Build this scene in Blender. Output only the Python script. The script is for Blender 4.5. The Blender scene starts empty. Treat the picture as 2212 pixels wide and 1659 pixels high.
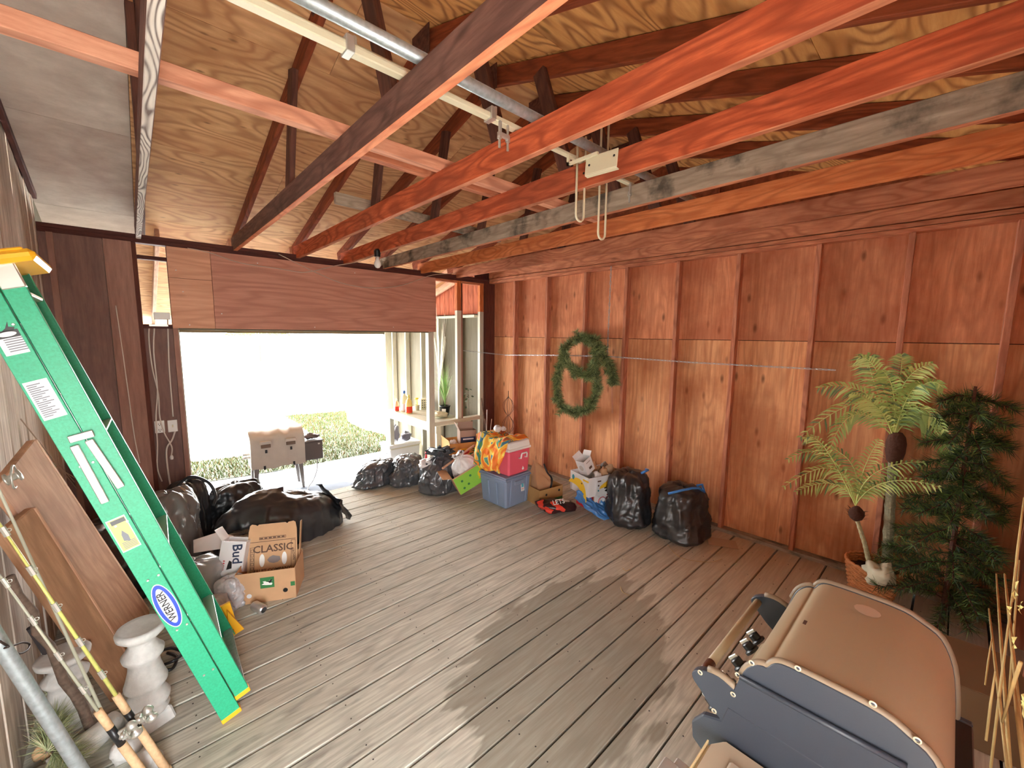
import bpy, math, random
from mathutils import Vector, Matrix, noise
R = math.radians
random.seed(7)
SC = bpy.context.scene
COL = SC.collection

# ------------------------------------------------------------------ camera
FPX, CAMZ = 886.23, 2.03
_y, _p, _r = R(42.7037), R(6.7892), R(-0.56496)
_f = Vector((math.sin(_y)*math.cos(_p), math.cos(_y)*math.cos(_p), -math.sin(_p)))
_rt = Vector((math.cos(_y), -math.sin(_y), 0)); _dn = _f.cross(_rt)
CR = _rt*math.cos(_r) + _dn*math.sin(_r)
CD = -_rt*math.sin(_r) + _dn*math.cos(_r)
CAM = Vector((0, 0, CAMZ))
cd = bpy.data.cameras.new('camera'); cam = bpy.data.objects.new('camera', cd); COL.objects.link(cam)
cd.sensor_width = 36; cd.lens = FPX/2212*36; cd.clip_start = 0.05; cd.clip_end = 400
_m = Matrix((CR, -CD, -_f)).transposed().to_4x4(); _m.translation = CAM
cam.matrix_world = _m
SC.camera = cam

def at(px, py, ax, v):
    "point where the sight line of a photo pixel meets the plane axis=v (used to survey the room)"
    d = CR*((px-1106)/FPX) + CD*((py-829.5)/FPX) + _f
    return CAM + d*((v-CAM[ax])/d[ax])

# ------------------------------------------------------------------ light
w = bpy.data.worlds.new('sky'); SC.world = w; w.use_nodes = True
nt = w.node_tree; nt.nodes.clear()
bg = nt.nodes.new('ShaderNodeBackground'); out = nt.nodes.new('ShaderNodeOutputWorld')
bg.inputs[0].default_value = (0.96, 0.985, 1.0, 1); bg.inputs[1].default_value = 1.0
nt.links.new(bg.outputs[0], out.inputs[0])
SC.view_settings.view_transform = 'Standard'; SC.view_settings.look = 'None'
SC.view_settings.gamma = 1; SC.view_settings.use_curve_mapping = False
SC.view_settings.exposure = 5.05
SC.cycles.use_denoising = True
SC.cycles.max_bounces = 10; SC.cycles.diffuse_bounces = 8; SC.cycles.glossy_bounces = 4
SC.cycles.transparent_max_bounces = 6
SC.cycles.sample_clamp_indirect = 6
def lamp_area(name, loc, rot, sx, sy, portal=True, energy=0, color=(1,1,1)):
    l = bpy.data.lights.new(name, 'AREA'); l.shape = 'RECTANGLE'; l.size = sx; l.size_y = sy
    o = bpy.data.objects.new(name, l); COL.objects.link(o)
    o.location = loc; o.rotation_euler = rot
    l.energy = energy; l.color = color
    if portal: l.cycles.is_portal = True
    return o
sun = bpy.data.lights.new('sun', 'SUN'); so = bpy.data.objects.new('sun', sun); COL.objects.link(so)
sun.energy = 0.9; sun.angle = R(6); sun.color = (1, .95, .86)
so.rotation_euler = Vector((.38, -.66, -.66)).to_track_quat('-Z', 'Y').to_euler()
YBK = -0.60

# ------------------------------------------------------------------ helpers
WM = {}
def S(r, g, b, k=1.0):
    def c(v):
        v = v/255
        return (v/12.92 if v <= .04045 else ((v+.055)/1.055)**2.4)*k
    return (c(r), c(g), c(b), 1)
def link(o, parent=None, M=None):
    COL.objects.link(o)
    M = M or Matrix()
    WM[o.name] = M.copy()
    if parent:
        o.parent = parent; o.matrix_basis = WM[parent.name].inverted() @ M
    else:
        o.matrix_basis = M
    return o
def T(x, y=None, z=None):
    return Matrix.Translation(Vector((x, y, z)) if y is not None else Vector(x))
def RZ(a): return Matrix.Rotation(R(a), 4, 'Z')
def RX(a): return Matrix.Rotation(R(a), 4, 'X')
def RY(a): return Matrix.Rotation(R(a), 4, 'Y')
def tag(o, label=None, cat=None, group=None, kind=None):
    if label: o['label'] = label
    if cat: o['category'] = cat
    if group: o['group'] = group
    if kind: o['kind'] = kind
    return o
def empty(name, M, label=None, cat=None, group=None, kind=None):
    o = bpy.data.objects.new(name, None); o.empty_display_size = .1
    link(o, None, M); return tag(o, label, cat, group, kind)
def frame(p0, p1, up=(0, 0, 1)):
    "matrix at the middle of p0-p1 with local X along it"
    p0, p1 = Vector(p0), Vector(p1); x = (p1-p0).normalized(); u = Vector(up)
    y = u.cross(x)
    if y.length < 1e-4: y = Vector((0, 1, 0)).cross(x)
    y.normalize(); z = x.cross(y)
    M = Matrix((x, y, z)).transposed().to_4x4(); M.translation = (p0+p1)/2
    return M, (p1-p0).length

class G:
    def __init__(s): s.v = []; s.f = []; s.m = []; s.mi = 0
    def add(s, vs, fs):
        n = len(s.v); s.v += [tuple(v) for v in vs]
        for f in fs: s.f.append([n+i for i in f]); s.m.append(s.mi)
        return s
    def box(s, c, d, M=None):
        x, y, z = (k/2 for k in d); c = Vector(c)
        vs = [Vector((a*x, b*y, e*z)) for a in (-1, 1) for b in (-1, 1) for e in (-1, 1)]
        vs = [(M @ v if M else v) + c for v in vs]
        return s.add(vs, [(0, 1, 3, 2), (4, 6, 7, 5), (0, 4, 5, 1), (2, 3, 7, 6), (0, 2, 6, 4), (1, 5, 7, 3)])
    def b2(s, a, b):
        return s.box([(i+j)/2 for i, j in zip(a, b)], [abs(i-j) for i, j in zip(a, b)])
    def tube(s, pts, r, n=8, cap=True, closed=False):
        pts = [Vector(p) for p in pts]; k = len(pts); rs = r if isinstance(r, (list, tuple)) else [r]*k
        t0 = (pts[1]-pts[0]).normalized(); u = t0.orthogonal().normalized(); vs = []
        for i, p in enumerate(pts):
            a = pts[(i-1) % k] if closed else pts[max(i-1, 0)]; b = pts[(i+1) % k] if closed else pts[min(i+1, k-1)]
            t = (b-a).normalized(); u = (u - t*u.dot(t))
            u = u.normalized() if u.length > 1e-6 else t.orthogonal().normalized()
            w_ = t.cross(u)
            for j in range(n):
                q = 2*math.pi*j/n; vs.append(p + (u*math.cos(q)+w_*math.sin(q))*rs[i])
        fs = [(i*n+j, i*n+(j+1) % n, ((i+1) % k)*n+(j+1) % n, ((i+1) % k)*n+j) for i in range(k if closed else k-1) for j in range(n)]
        if cap and not closed: fs += [tuple(range(n))[::-1], tuple((k-1)*n+j for j in range(n))]
        return s.add(vs, fs)
    def lathe(s, prof, n=24, M=None, cap=True, sx=1, sy=1):
        vs = []
        for r_, z in prof:
            for j in range(n):
                q = 2*math.pi*j/n; v = Vector((r_*math.cos(q)*sx, r_*math.sin(q)*sy, z)); vs.append(M @ v if M else v)
        k = len(prof)
        fs = [(i*n+j, i*n+(j+1) % n, (i+1)*n+(j+1) % n, (i+1)*n+j) for i in range(k-1) for j in range(n)]
        if cap: fs += [tuple(range(n))[::-1], tuple((k-1)*n+j for j in range(n))]
        return s.add(vs, fs)
    def prism(s, poly, a, b, ax=0):
        "closed polygon in the two other axes, extruded along ax from a to b"
        def mk(t, q): v = list(q); v.insert(ax, t); return v
        n = len(poly)
        vs = [mk(a, q) for q in poly]+[mk(b, q) for q in poly]
        return s.add(vs, [tuple(range(n))[::-1], tuple(range(n, 2*n))]+[(i, (i+1) % n, n+(i+1) % n, n+i) for i in range(n)])
    def hexa(s, bot, top):
        return s.add(list(bot)+list(top), [(3, 2, 1, 0), (4, 5, 6, 7)]+[(i, (i+1) % 4, 4+(i+1) % 4, 4+i) for i in range(4)])
    def build(s, name, mats, parent=None, M=None, smooth=False, bevel=0, label=None, cat=None, group=None, kind=None, auto=None):
        me = bpy.data.meshes.new(name); me.from_pydata(s.v, [], s.f)
        for m in (mats if isinstance(mats, (list, tuple)) else [mats]): me.materials.append(m)
        me.polygons.foreach_set('material_index', s.m)
        me.polygons.foreach_set('use_smooth', [bool(smooth)]*len(s.f))
        me.update()
        if smooth and auto: 
            try: me.set_sharp_from_angle(angle=R(auto))
            except Exception: pass
        o = bpy.data.objects.new(name, me); link(o, parent, M)
        if bevel:
            b = o.modifiers.new('bevel', 'BEVEL'); b.width = bevel; b.segments = 1; b.limit_method = 'ANGLE'
        return tag(o, label, cat, group, kind)
def beam(name, p0, p1, w_, h, mat, parent=None, up=(0, 0, 1), bevel=.003, **k):
    M, L = frame(p0, p1, up)
    return G().box((0, 0, 0), (L, w_, h)).build(name, mat, parent, M, bevel=bevel, **k)
def text_mesh(txt, size, font_shear=0, off=0):
    cu = bpy.data.curves.new('t', 'FONT'); cu.body = txt; cu.size = size; cu.align_x = 'CENTER'; cu.align_y = 'CENTER'
    cu.shear = font_shear; cu.offset = off or size*.018; cu.resolution_u = 2
    o = bpy.data.objects.new('t', cu); COL.objects.link(o)
    dg = bpy.context.evaluated_depsgraph_get(); me = bpy.data.meshes.new_from_object(o.evaluated_get(dg))
    bpy.data.objects.remove(o); return me
def text(name, txt, size, mat, parent, M, shear=0):
    me = text_mesh(txt, size, shear); me.materials.clear(); me.materials.append(mat)
    o = bpy.data.objects.new(name, me); return link(o, parent, M)

# ------------------------------------------------------------------ materials
def nodes(name):
    m = bpy.data.materials.new(name); m.use_nodes = True; t = m.node_tree
    return m, t, t.nodes['Principled BSDF']
def flat(name, c, rough=.6, metal=0, bump=0, bs=60, var=0, spec=None, alpha=None, trans=0, emit=0, coat=0):
    m, t, b = nodes(name); b.inputs['Base Color'].default_value = c; b.inputs['Roughness'].default_value = rough
    b.inputs['Metallic'].default_value = metal
    if spec is not None: b.inputs['Specular IOR Level'].default_value = spec
    if trans: b.inputs['Transmission Weight'].default_value = trans
    if coat: b.inputs['Coat Weight'].default_value = coat
    tc = t.nodes.new('ShaderNodeTexCoord'); n = t.nodes.new('ShaderNodeTexNoise')
    t.links.new(tc.outputs['Object'], n.inputs['Vector']); n.inputs['Scale'].default_value = bs; n.inputs['Detail'].default_value = 5
    if var:
        r = t.nodes.new('ShaderNodeValToRGB'); e = r.color_ramp.elements
        e[0].position = .3; e[1].position = .7
        e[0].color = tuple(x*(1-var) for x in c[:3])+(1,); e[1].color = tuple(min(1, x*(1+var)) for x in c[:3])+(1,)
        t.links.new(n.outputs[0], r.inputs[0]); t.links.new(r.outputs[0], b.inputs['Base Color'])
    if bump:
        q = t.nodes.new('ShaderNodeBump'); q.inputs['Strength'].default_value = bump; q.inputs['Distance'].default_value = .01
        t.links.new(n.outputs[0], q.inputs['Height']); t.links.new(q.outputs[0], b.inputs['Normal'])
    return m
def wood(name, c1, c2, line=None, lf=.5, freq=22, st=(1, 9, 9), vary=.12, knots=.5, rough=.75, bump=.25,
         blot=None, bf=.5, bscale=1.2, bpos=.55, fine=1.0, stain=None, ks=1.0):
    "grain runs along local X; line = dark ring lines from contours of a stretched noise"
    m, t, b = nodes(name); N = t.nodes.new; L = t.links.new
    tc = N('ShaderNodeTexCoord'); oi = N('ShaderNodeObjectInfo')
    sc = N('ShaderNodeVectorMath'); sc.operation = 'SCALE'; sc.inputs[0].default_value = (17, 31, 23); L(oi.outputs['Random'], sc.inputs['Scale'])
    ad = N('ShaderNodeVectorMath'); ad.operation = 'ADD'; L(tc.outputs['Object'], ad.inputs[0]); L(sc.outputs[0], ad.inputs[1])
    mp = N('ShaderNodeMapping'); mp.inputs['Scale'].default_value = (st[0]*2, st[1]*2, st[2]*2); L(ad.outputs[0], mp.inputs[0])
    n1 = N('ShaderNodeTexNoise'); n1.inputs['Scale'].default_value = 2.2*fine; n1.inputs['Detail'].default_value = 8; n1.inputs['Roughness'].default_value = .65; L(mp.outputs[0], n1.inputs[0])
    r1 = N('ShaderNodeValToRGB'); e = r1.color_ramp.elements; e[0].position = .32; e[1].position = .68; e[0].color = c1; e[1].color = c2; L(n1.outputs[0], r1.inputs[0])
    col = r1.outputs[0]; h = n1.outputs[0]
    def mix(a, bcol, fac, mode='MIX'):
        x = N('ShaderNodeMix'); x.data_type = 'RGBA'; x.blend_type = mode; x.clamp_factor = True
        L(a, x.inputs[6])
        if hasattr(bcol, 'is_linked'): L(bcol, x.inputs[7])
        else: x.inputs[7].default_value = bcol
        if hasattr(fac, 'is_linked'): L(fac, x.inputs[0])
        else: x.inputs[0].default_value = fac
        return x.outputs[2]
    def mth(op, a, bb=None, clamp=False):
        x = N('ShaderNodeMath'); x.operation = op; x.use_clamp = clamp
        for i, q in enumerate((a, bb)):
            if q is None: continue
            if hasattr(q, 'is_linked'): L(q, x.inputs[i])
            else: x.inputs[i].default_value = q
        return x.outputs[0]
    if line:
        m2 = N('ShaderNodeMapping'); m2.inputs['Scale'].default_value = (st[0]*.8, st[1]*.42, st[2]*.42); L(ad.outputs[0], m2.inputs[0])
        n2 = N('ShaderNodeTexNoise'); n2.inputs['Scale'].default_value = 1.3; n2.inputs['Detail'].default_value = 1.5; L(m2.outputs[0], n2.inputs[0])
        s_ = mth('SINE', mth('MULTIPLY', n2.outputs[0], freq*6.28)); s_ = mth('ADD', mth('MULTIPLY', s_, .5), .5)
        s_ = mth('POWER', s_, 2.5); s_ = mth('MULTIPLY', s_, n1.outputs[0]); s_ = mth('MULTIPLY', s_, lf*1.8, True)
        col = mix(col, line, s_); h = mth('SUBTRACT', h, mth('MULTIPLY', s_, .6))
    if knots:
        m3 = N('ShaderNodeMapping'); m3.inputs['Scale'].default_value = (2.4*ks, 6*ks, 6*ks); L(ad.outputs[0], m3.inputs[0])
        vo = N('ShaderNodeTexVoronoi'); vo.inputs['Scale'].default_value = 1.15; L(m3.outputs[0], vo.inputs['Vector'])
        k = mth('SUBTRACT', .16, vo.outputs['Distance']); k = mth('MULTIPLY', k, 9, True); k = mth('MULTIPLY', k, knots, True)
        col = mix(col, tuple(x*.35 for x in c1[:3])+(1,), k)
    if blot:
        n4 = N('ShaderNodeTexNoise'); n4.inputs['Scale'].default_value = bscale; n4.inputs['Detail'].default_value = 5; n4.inputs['Roughness'].default_value = .6; L(ad.outputs[0], n4.inputs[0])
        q = N('ShaderNodeMapRange'); q.inputs[1].default_value = bpos-.06; q.inputs[2].default_value = bpos+.1; L(n4.outputs[0], q.inputs[0])
        col = mix(col, blot, mth('MULTIPLY', q.outputs[0], bf, True))
    if stain: col = stain(t, col, mix, mth)
    hs = N('ShaderNodeHueSaturation'); L(col, hs.inputs['Color'])
    L(mth('ADD', mth('MULTIPLY', oi.outputs['Random'], vary*2), 1-vary), hs.inputs['Value'])
    L(hs.outputs[0], b.inputs['Base Color']); b.inputs['Roughness'].default_value = rough; b.inputs['Specular IOR Level'].default_value = .25
    bp = N('ShaderNodeBump'); bp.inputs['Strength'].default_value = bump; bp.inputs['Distance'].default_value = .004; L(h, bp.inputs['Height']); L(bp.outputs[0], b.inputs['Normal'])
    return m

def floor_stain(t, col, mix, mth):
    "damp patch and dark smears that stay on the boards (world position)"
    N = t.nodes.new; L = t.links.new
    g = N('ShaderNodeNewGeometry'); sp = N('ShaderNodeSeparateXYZ'); L(g.outputs['Position'], sp.inputs[0])
    mp = N('ShaderNodeMapping'); mp.inputs['Scale'].default_value = (1.6, 7, 1); L(g.outputs['Position'], mp.inputs[0])
    n = N('ShaderNodeTexNoise'); n.inputs['Scale'].default_value = 1.4; n.inputs['Detail'].default_value = 3; L(mp.outputs[0], n.inputs[0])
    wob = mth('MULTIPLY', mth('SUBTRACT', n.outputs[0], .5), .9)
    ex = mth('DIVIDE', mth('SUBTRACT', sp.outputs[0], 1.95), 0.93); ey = mth('DIVIDE', mth('SUBTRACT', sp.outputs[1], 1.52), .62)
    # ellipse sheared with the boards
    ex = mth('ADD', ex, mth('MULTIPLY', ey, -.25))
    d = mth('SQRT', mth('ADD', mth('MULTIPLY', ex, ex), mth('MULTIPLY', ey, ey)))
    d = mth('ADD', d, wob)
    q = N('ShaderNodeMapRange'); q.inputs[1].default_value = 1.0; q.inputs[2].default_value = .93; L(d, q.inputs[0])
    col = mix(col, S(122, 116, 102), mth('MULTIPLY', q.outputs[0], .66), 'MIX')
    n2 = N('ShaderNodeTexNoise'); n2.inputs['Scale'].default_value = 2.1; n2.inputs['Detail'].default_value = 5; L(mp.outputs[0], n2.inputs[0])
    q2 = N('ShaderNodeMapRange'); q2.inputs[1].default_value = .56; q2.inputs[2].default_value = .72; L(n2.outputs[0], q2.inputs[0])
    left = N('ShaderNodeMapRange'); left.inputs[1].default_value = 1.4; left.inputs[2].default_value = .5; L(sp.outputs[0], left.inputs[0])
    col = mix(col, S(96, 88, 84), mth('MULTIPLY', mth('MULTIPLY', q2.outputs[0], left.outputs[0]), .7))
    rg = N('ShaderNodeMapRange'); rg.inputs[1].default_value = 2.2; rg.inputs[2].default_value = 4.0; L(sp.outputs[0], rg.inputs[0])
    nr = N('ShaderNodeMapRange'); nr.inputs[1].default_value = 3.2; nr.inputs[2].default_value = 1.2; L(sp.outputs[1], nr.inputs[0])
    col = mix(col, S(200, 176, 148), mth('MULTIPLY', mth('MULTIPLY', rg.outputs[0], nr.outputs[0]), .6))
    return col

W = {}
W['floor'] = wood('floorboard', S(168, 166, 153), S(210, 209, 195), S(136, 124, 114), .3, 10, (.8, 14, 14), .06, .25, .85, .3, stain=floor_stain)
W['dark_under'] = flat('underfloor', S(40, 32, 28), .9)
W['joist_red'] = wood('red cedar stain', S(166, 72, 42), S(226, 116, 74), S(110, 36, 20), .5, 12, vary=.04, knots=.5, blot=S(110, 62, 48), bf=.35)
W['joist_dark'] = wood('dark brown stain', S(98, 68, 60), S(140, 102, 90), S(70, 46, 42), .4, 12, vary=.05, blot=S(150, 120, 104), bf=.25, bpos=.62)
W['joist_pink'] = wood('faded red stain', S(176, 104, 76), S(216, 146, 108), S(140, 70, 46), .5, 14, vary=.04, blot=S(120, 66, 44), bf=.4)
W['joist_grey'] = wood('mildewed grey', S(146, 130, 112), S(184, 166, 146), S(112, 96, 82), .4, 12, vary=.04, knots=.3, blot=S(44, 42, 36), bf=.8, bscale=4.5, bpos=.58)
W['joist_orange'] = wood('orange timber', S(196, 104, 56), S(232, 146, 90), S(150, 70, 40), .45, 14, vary=.04, blot=S(150, 70, 44), bf=.3)
W['weathered'] = wood('weathered grain', S(206, 196, 186), S(226, 218, 208), S(112, 96, 92), 1.0, 24, (1, 12, 12), .02, 0, .8, .5)
W['web'] = wood('web timber', S(74, 44, 36), S(112, 70, 56), S(50, 28, 24), .4, 12, vary=.12, knots=.3)
W['rafter'] = wood('rafter timber', S(120, 56, 32), S(164, 84, 50), S(84, 36, 22), .45, 12, vary=.1, knots=.4)
W['plate'] = wood('plate timber', S(70, 38, 36), S(96, 56, 50), None, vary=.05)
W['ply_roof'] = wood('roof plywood', S(206, 156, 108), S(234, 190, 140), S(150, 92, 54), .55, 15, (.9, 5, 5), .06, .8, .8, .2, blot=S(186, 124, 80), bf=.4, ks=1.9)
W['ply_roof_r'] = wood('roof plywood orange', S(210, 148, 84), S(236, 180, 112), S(132, 70, 30), .7, 16, (.9, 5, 5), .06, .7, .8, .2)
W['ply_grey'] = wood('grey plywood', S(188, 172, 160), S(216, 202, 190), S(160, 140, 128), .2, 8, (1.2, 2, 2), .02, .1, .85, .15, blot=S(150, 112, 96), bf=.3, bscale=1.6, bpos=.5)
W['ply_wall'] = wood('wall plywood', S(196, 122, 86), S(230, 160, 120), S(140, 70, 44), .22, 12, (.6, 7, 7), .08, .8, .75, .2, blot=S(160, 80, 50), bf=.45, bscale=1.5, bpos=.5)
W['ply_wall_low'] = wood('lower wall plywood', S(206, 136, 92), S(240, 182, 134), S(156, 88, 54), .3, 13, (.5, 7, 7), .08, .9, .75, .2, blot=S(168, 92, 56), bf=.5, bscale=1.3, bpos=.52)
W['ply_gable'] = wood('gable plywood', S(120, 58, 34), S(156, 84, 52), S(90, 40, 24), .4, 9, (.8, 4, 4), .06)
W['stud'] = wood('stud timber', S(172, 106, 80), S(210, 142, 112), S(110, 56, 38), .4, 10, vary=.08, knots=.4)
W['stud_dark'] = wood('dark stud', S(84, 46, 38), S(110, 64, 52), None, vary=.06)
W['header'] = wood('header plywood', S(184, 130, 112), S(208, 154, 134), S(142, 86, 70), .35, 9, (.5, 9, 9), .02, .1, .7, .1)
W['header_light'] = wood('light plywood', S(206, 152, 124), S(226, 176, 146), S(176, 122, 96), .35, 9, (.5, 9, 9), .02, .35, .7, .1)
W['panel_dark'] = wood('dark panel', S(122, 94, 88), S(144, 114, 104), None, vary=.04, knots=.3, blot=S(96, 76, 76), bf=.5)
W['panel_brown'] = wood('brown panel', S(146, 110, 98), S(172, 132, 116), None, vary=.04, knots=.4)
W['siding'] = wood('weathered siding', S(190, 176, 160), S(228, 216, 202), S(150, 132, 118), .4, 8, (.7, 9, 9), .07, .35, .85, .4, blot=S(160, 138, 120), bf=.35, bscale=1.6)
W['white_paint'] = wood('white paint', S(186, 184, 166), S(206, 204, 188), None, vary=.02, knots=0, rough=.5, bump=.08)
W['porch_ply'] = wood('pale painted plywood', S(92, 85, 66), S(106, 98, 78), S(82, 74, 58), .1, 8, (.6, 5, 5), .04, .15, .7, .1)
W['porch_red'] = wood('porch red boards', S(168, 84, 54), S(204, 116, 80), S(120, 56, 36), .4, 9)
W['pale_timber'] = wood('pale timber', S(206, 160, 132), S(230, 190, 162), S(170, 120, 96), .3, 9)
W['brace'] = wood('bright brace', S(196, 132, 104), S(226, 168, 138), S(150, 88, 66), .5, 9, knots=.6)
lamp_area('sky_portal_front', (2.1, 8.52, .8), (R(-90), 0, 0), 3.95, 2.5)
lamp_area('sky_portal_back', (-.14, YBK, 1.05), (R(90), 0, 0), .68, 2.1)
# ------------------------------------------------------------------ the shell
XL, YF, YB = -0.51, 5.2, -0.42
def zl(y): return 3.01+.275*(5.25-y) if y >= 2.42 else 3.788-.3*(2.42-y)
def zs(y): return zl(y)+.12

# floor: dark underfloor with every plank on it
flo = G().b2((-.6, YB-.05, -.19), (4.62, 5.36, -.035)).build('floor', W['dark_under'], label=None, kind='structure')
k = 0; y1 = 5.375
rf = random.Random(3)
while y1 > YB-.1:
    gap = rf.uniform(.008, .015); y0 = y1-.19
    yc = (y0+y1)/2; dz = rf.uniform(-.002, .002)
    M = T(2.02, yc, -.018+dz) @ RZ(rf.uniform(-.06, .06))
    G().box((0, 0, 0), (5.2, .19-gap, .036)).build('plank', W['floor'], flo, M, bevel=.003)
    y1 -= .19
beam('rim_joist', (-.6, 5.34, -.15), (4.4, 5.34, -.15), .04, .22, W['stud_dark'], flo)
# nail heads
g = G()
for i in range(30):
    y = 5.28-.19*i
    for x in (.1, .71, 1.32, 1.93, 2.54, 3.15, 3.76, 4.2):
        for dy in (-.05, .05): g.lathe([(.0045, 0), (.0035, .0015)], 6, T(x+rf.uniform(-.01, .01), y+dy, .0012))
g.build('nail_heads', flat('nail', S(70, 62, 58), .6, .3), flo, kind='stuff')

# ceiling: roof sheathing sheets, both slopes
ceil = G().b2((-.6, 2.40, 3.935), (4.75, 2.44, 3.96)).build('ceiling', W['plate'], kind='structure')
def sheets(ya, yb, xs, sgn):
    n = 0; L = 1.176; y = ya
    while (y > yb+.01) if sgn > 0 else (y < yb-.01):
        ye = max(y-L, yb) if sgn > 0 else min(y+L, yb)
        for a, b, mat in xs[n % len(xs)]:
            p = Vector(((a+b)/2, (y+ye)/2, zs((y+ye)/2)+.008)); s = Vector((0, ye-y, zs(ye)-zs(y) if True else 0))
            ln = s.length; sv = s.normalized(); xx = Vector((1, 0, 0)); zz = xx.cross(sv)
            M = Matrix((xx, sv, zz)).transposed().to_4x4(); M.translation = p
            G().box((0, 0, 0), (b-a-.003, ln-.003, .013)).build('roof_sheet', W[mat], ceil, M)
        y = ye; n += 1
gx = ('ply_grey',)
sheets(8.9, 2.42, [[(-.6, .10, 'ply_grey'), (.10, 2.3, 'ply_roof'), (2.3, 4.75, 'ply_roof')], [(-.6, .10, 'ply_grey'), (.10, 1.1, 'ply_roof'), (1.1, 3.5, 'ply_roof'), (3.5, 4.75, 'ply_roof')]], 1)
sheets(-.6, 2.42, [[(-.6, .10, 'ply_grey'), (.10, 2.0, 'ply_roof_r'), (2.0, 4.75, 'ply_roof_r')], [(-.6, .10, 'ply_grey'), (.10, 1.2, 'ply_roof_r'), (1.2, 3.4, 'ply_roof_r'), (3.4, 4.75, 'ply_roof_r')]], -1)
# opaque shingled deck above (keeps the sky out of the seams)
g = G()
for a, b in ((8.95, 2.42), (2.42, -.65)):
    g.hexa([(-.65, a, zs(a)+.03), (4.8, a, zs(a)+.03), (4.8, b, zs(b)+.03), (-.65, b, zs(b)+.03)],
           [(-.65, a, zs(a)+.06), (4.8, a, zs(a)+.06), (4.8, b, zs(b)+.06), (-.65, b, zs(b)+.06)])
g.build('shingle_deck', W['dark_under'], ceil)
# paint-white nail points poking through the sheathing, and little light knots
# left wall: weathered upright boards
wl = G().b2((XL-.08, YB, 0), (XL-.03, 8.5, 2.95)).build('wall_left', W['dark_under'], kind='structure')
y = YB; rl = random.Random(5)
def wall_board(name, ya, yb, x0, x1, mat, par, z0=0.0, over=.0):
    "upright board on a gable: top cut to the roof slope, grain along local X (up)"
    zc = (z0+zs(ya))/2; g = G()
    def q(x, y, z): return (z-zc, y-(ya+yb)/2, x-(x0+x1)/2)
    ta, tb = zs(ya)-over, zs(yb)-over
    if ya < 2.42 < yb:
        g.prism([(-zc+z0, ya-(ya+yb)/2), (-zc+z0, yb-(ya+yb)/2), (tb-zc, yb-(ya+yb)/2), (zs(2.42)-over-zc, 2.42-(ya+yb)/2), (ta-zc, ya-(ya+yb)/2)], -(x1-x0)/2, (x1-x0)/2, 2)
    else:
        g.prism([(-zc+z0, ya-(ya+yb)/2), (-zc+z0, yb-(ya+yb)/2), (tb-zc, yb-(ya+yb)/2), (ta-zc, ya-(ya+yb)/2)], -(x1-x0)/2, (x1-x0)/2, 2)
    # local X = world Z, local Y = world Y, local Z = world -X
    M = Matrix(((0, 0, -1, (x0+x1)/2), (0, 1, 0, (ya+yb)/2), (1, 0, 0, zc), (0, 0, 0, 1)))
    return g.build(name, mat, par, M, bevel=.003)
while y < YF:
    wd = rl.choice((.09, .14, .18, .2)); ye = min(y+wd, YF)
    wall_board('siding_board', y+.003, ye-.003, XL-.03, XL-.012+rl.choice((0, .004, .012)), W['siding'], wl)
    y = ye
wall_board('porch_board', YF-.02, 8.45, XL-.03, XL-.01, W['porch_ply'], wl, -.45)
# dark rake strip along the roof on the left wall
beam('rake_strip', (XL+.01, 5.2, zs(5.2)-.03), (XL+.01, 2.42, zs(2.42)-.03), .03, .05, W['plate'], wl)
beam('rake_strip', (XL+.01, 2.42, zs(2.42)-.03), (XL+.01, -.4, zs(-.4)-.03), .03, .05, W['plate'], wl)

# right wall (very slightly out of square)
d = Vector((.035, -1, 0)).normalized(); yv = Vector((0, 0, 1)).cross(d)
RW = Matrix((d, yv, (0, 0, 1))).transposed().to_4x4(); RW.translation = (4.28, 5.2, 0)
SX = [.55, 1.19, 1.84, 2.43, 3.05, 3.65, 4.283, 4.863, 5.40]
wr = G().b2((-.1, .103, 0), (5.8, .13, 2.9)).build('wall_right', W['dark_under'], None, RW, kind='structure')
UP = Matrix(((0, 1, 0, 0), (0, 0, 1, 0), (1, 0, 0, 0), (0, 0, 0, 1)))   # local X up, Y along wall, Z through wall
def rpanel(name, a, b, z0, z1, y0, y1, mat, par=None, **k):
    M = RW @ T((a+b)/2, (y0+y1)/2, (z0+z1)/2) @ UP
    return G().box((0, 0, 0), (z1-z0, b-a, y1-y0)).build(name, W[mat], par or wr, M, bevel=.0025, **k)
seams = [-.02, 1.209, 2.449, 3.669, 4.882, 5.75]
for a, b in zip(seams, seams[1:]):
    rpanel('lower_sheet', a+.002, b-.002, .0, 1.998, .089, .101, 'ply_wall_low')
    rpanel('upper_sheet', a+.002, b-.002, 2.003, 2.86, .087, .101, 'ply_wall')
for i, x in enumerate(SX):
    rpanel('stud', x, x+.038, .038, 2.84, .0, .088, 'stud_dark' if i in () else 'stud')
rpanel('stud', .0, .038, .038, 2.84, 0, .088, 'stud_dark')
M = RW @ T(2.86, .045, .019)
G().box((0, 0, 0), (5.72, .09, .038)).build('sole_plate', W['joist_grey'], wr, M, bevel=.003)
for z in (2.86, 2.90):
    G().box((0, 0, 0), (5.72, .09, .036)).build('top_plate', W['joist_pink'], wr, RW @ T(2.86, .045, z), bevel=.003)
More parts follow.
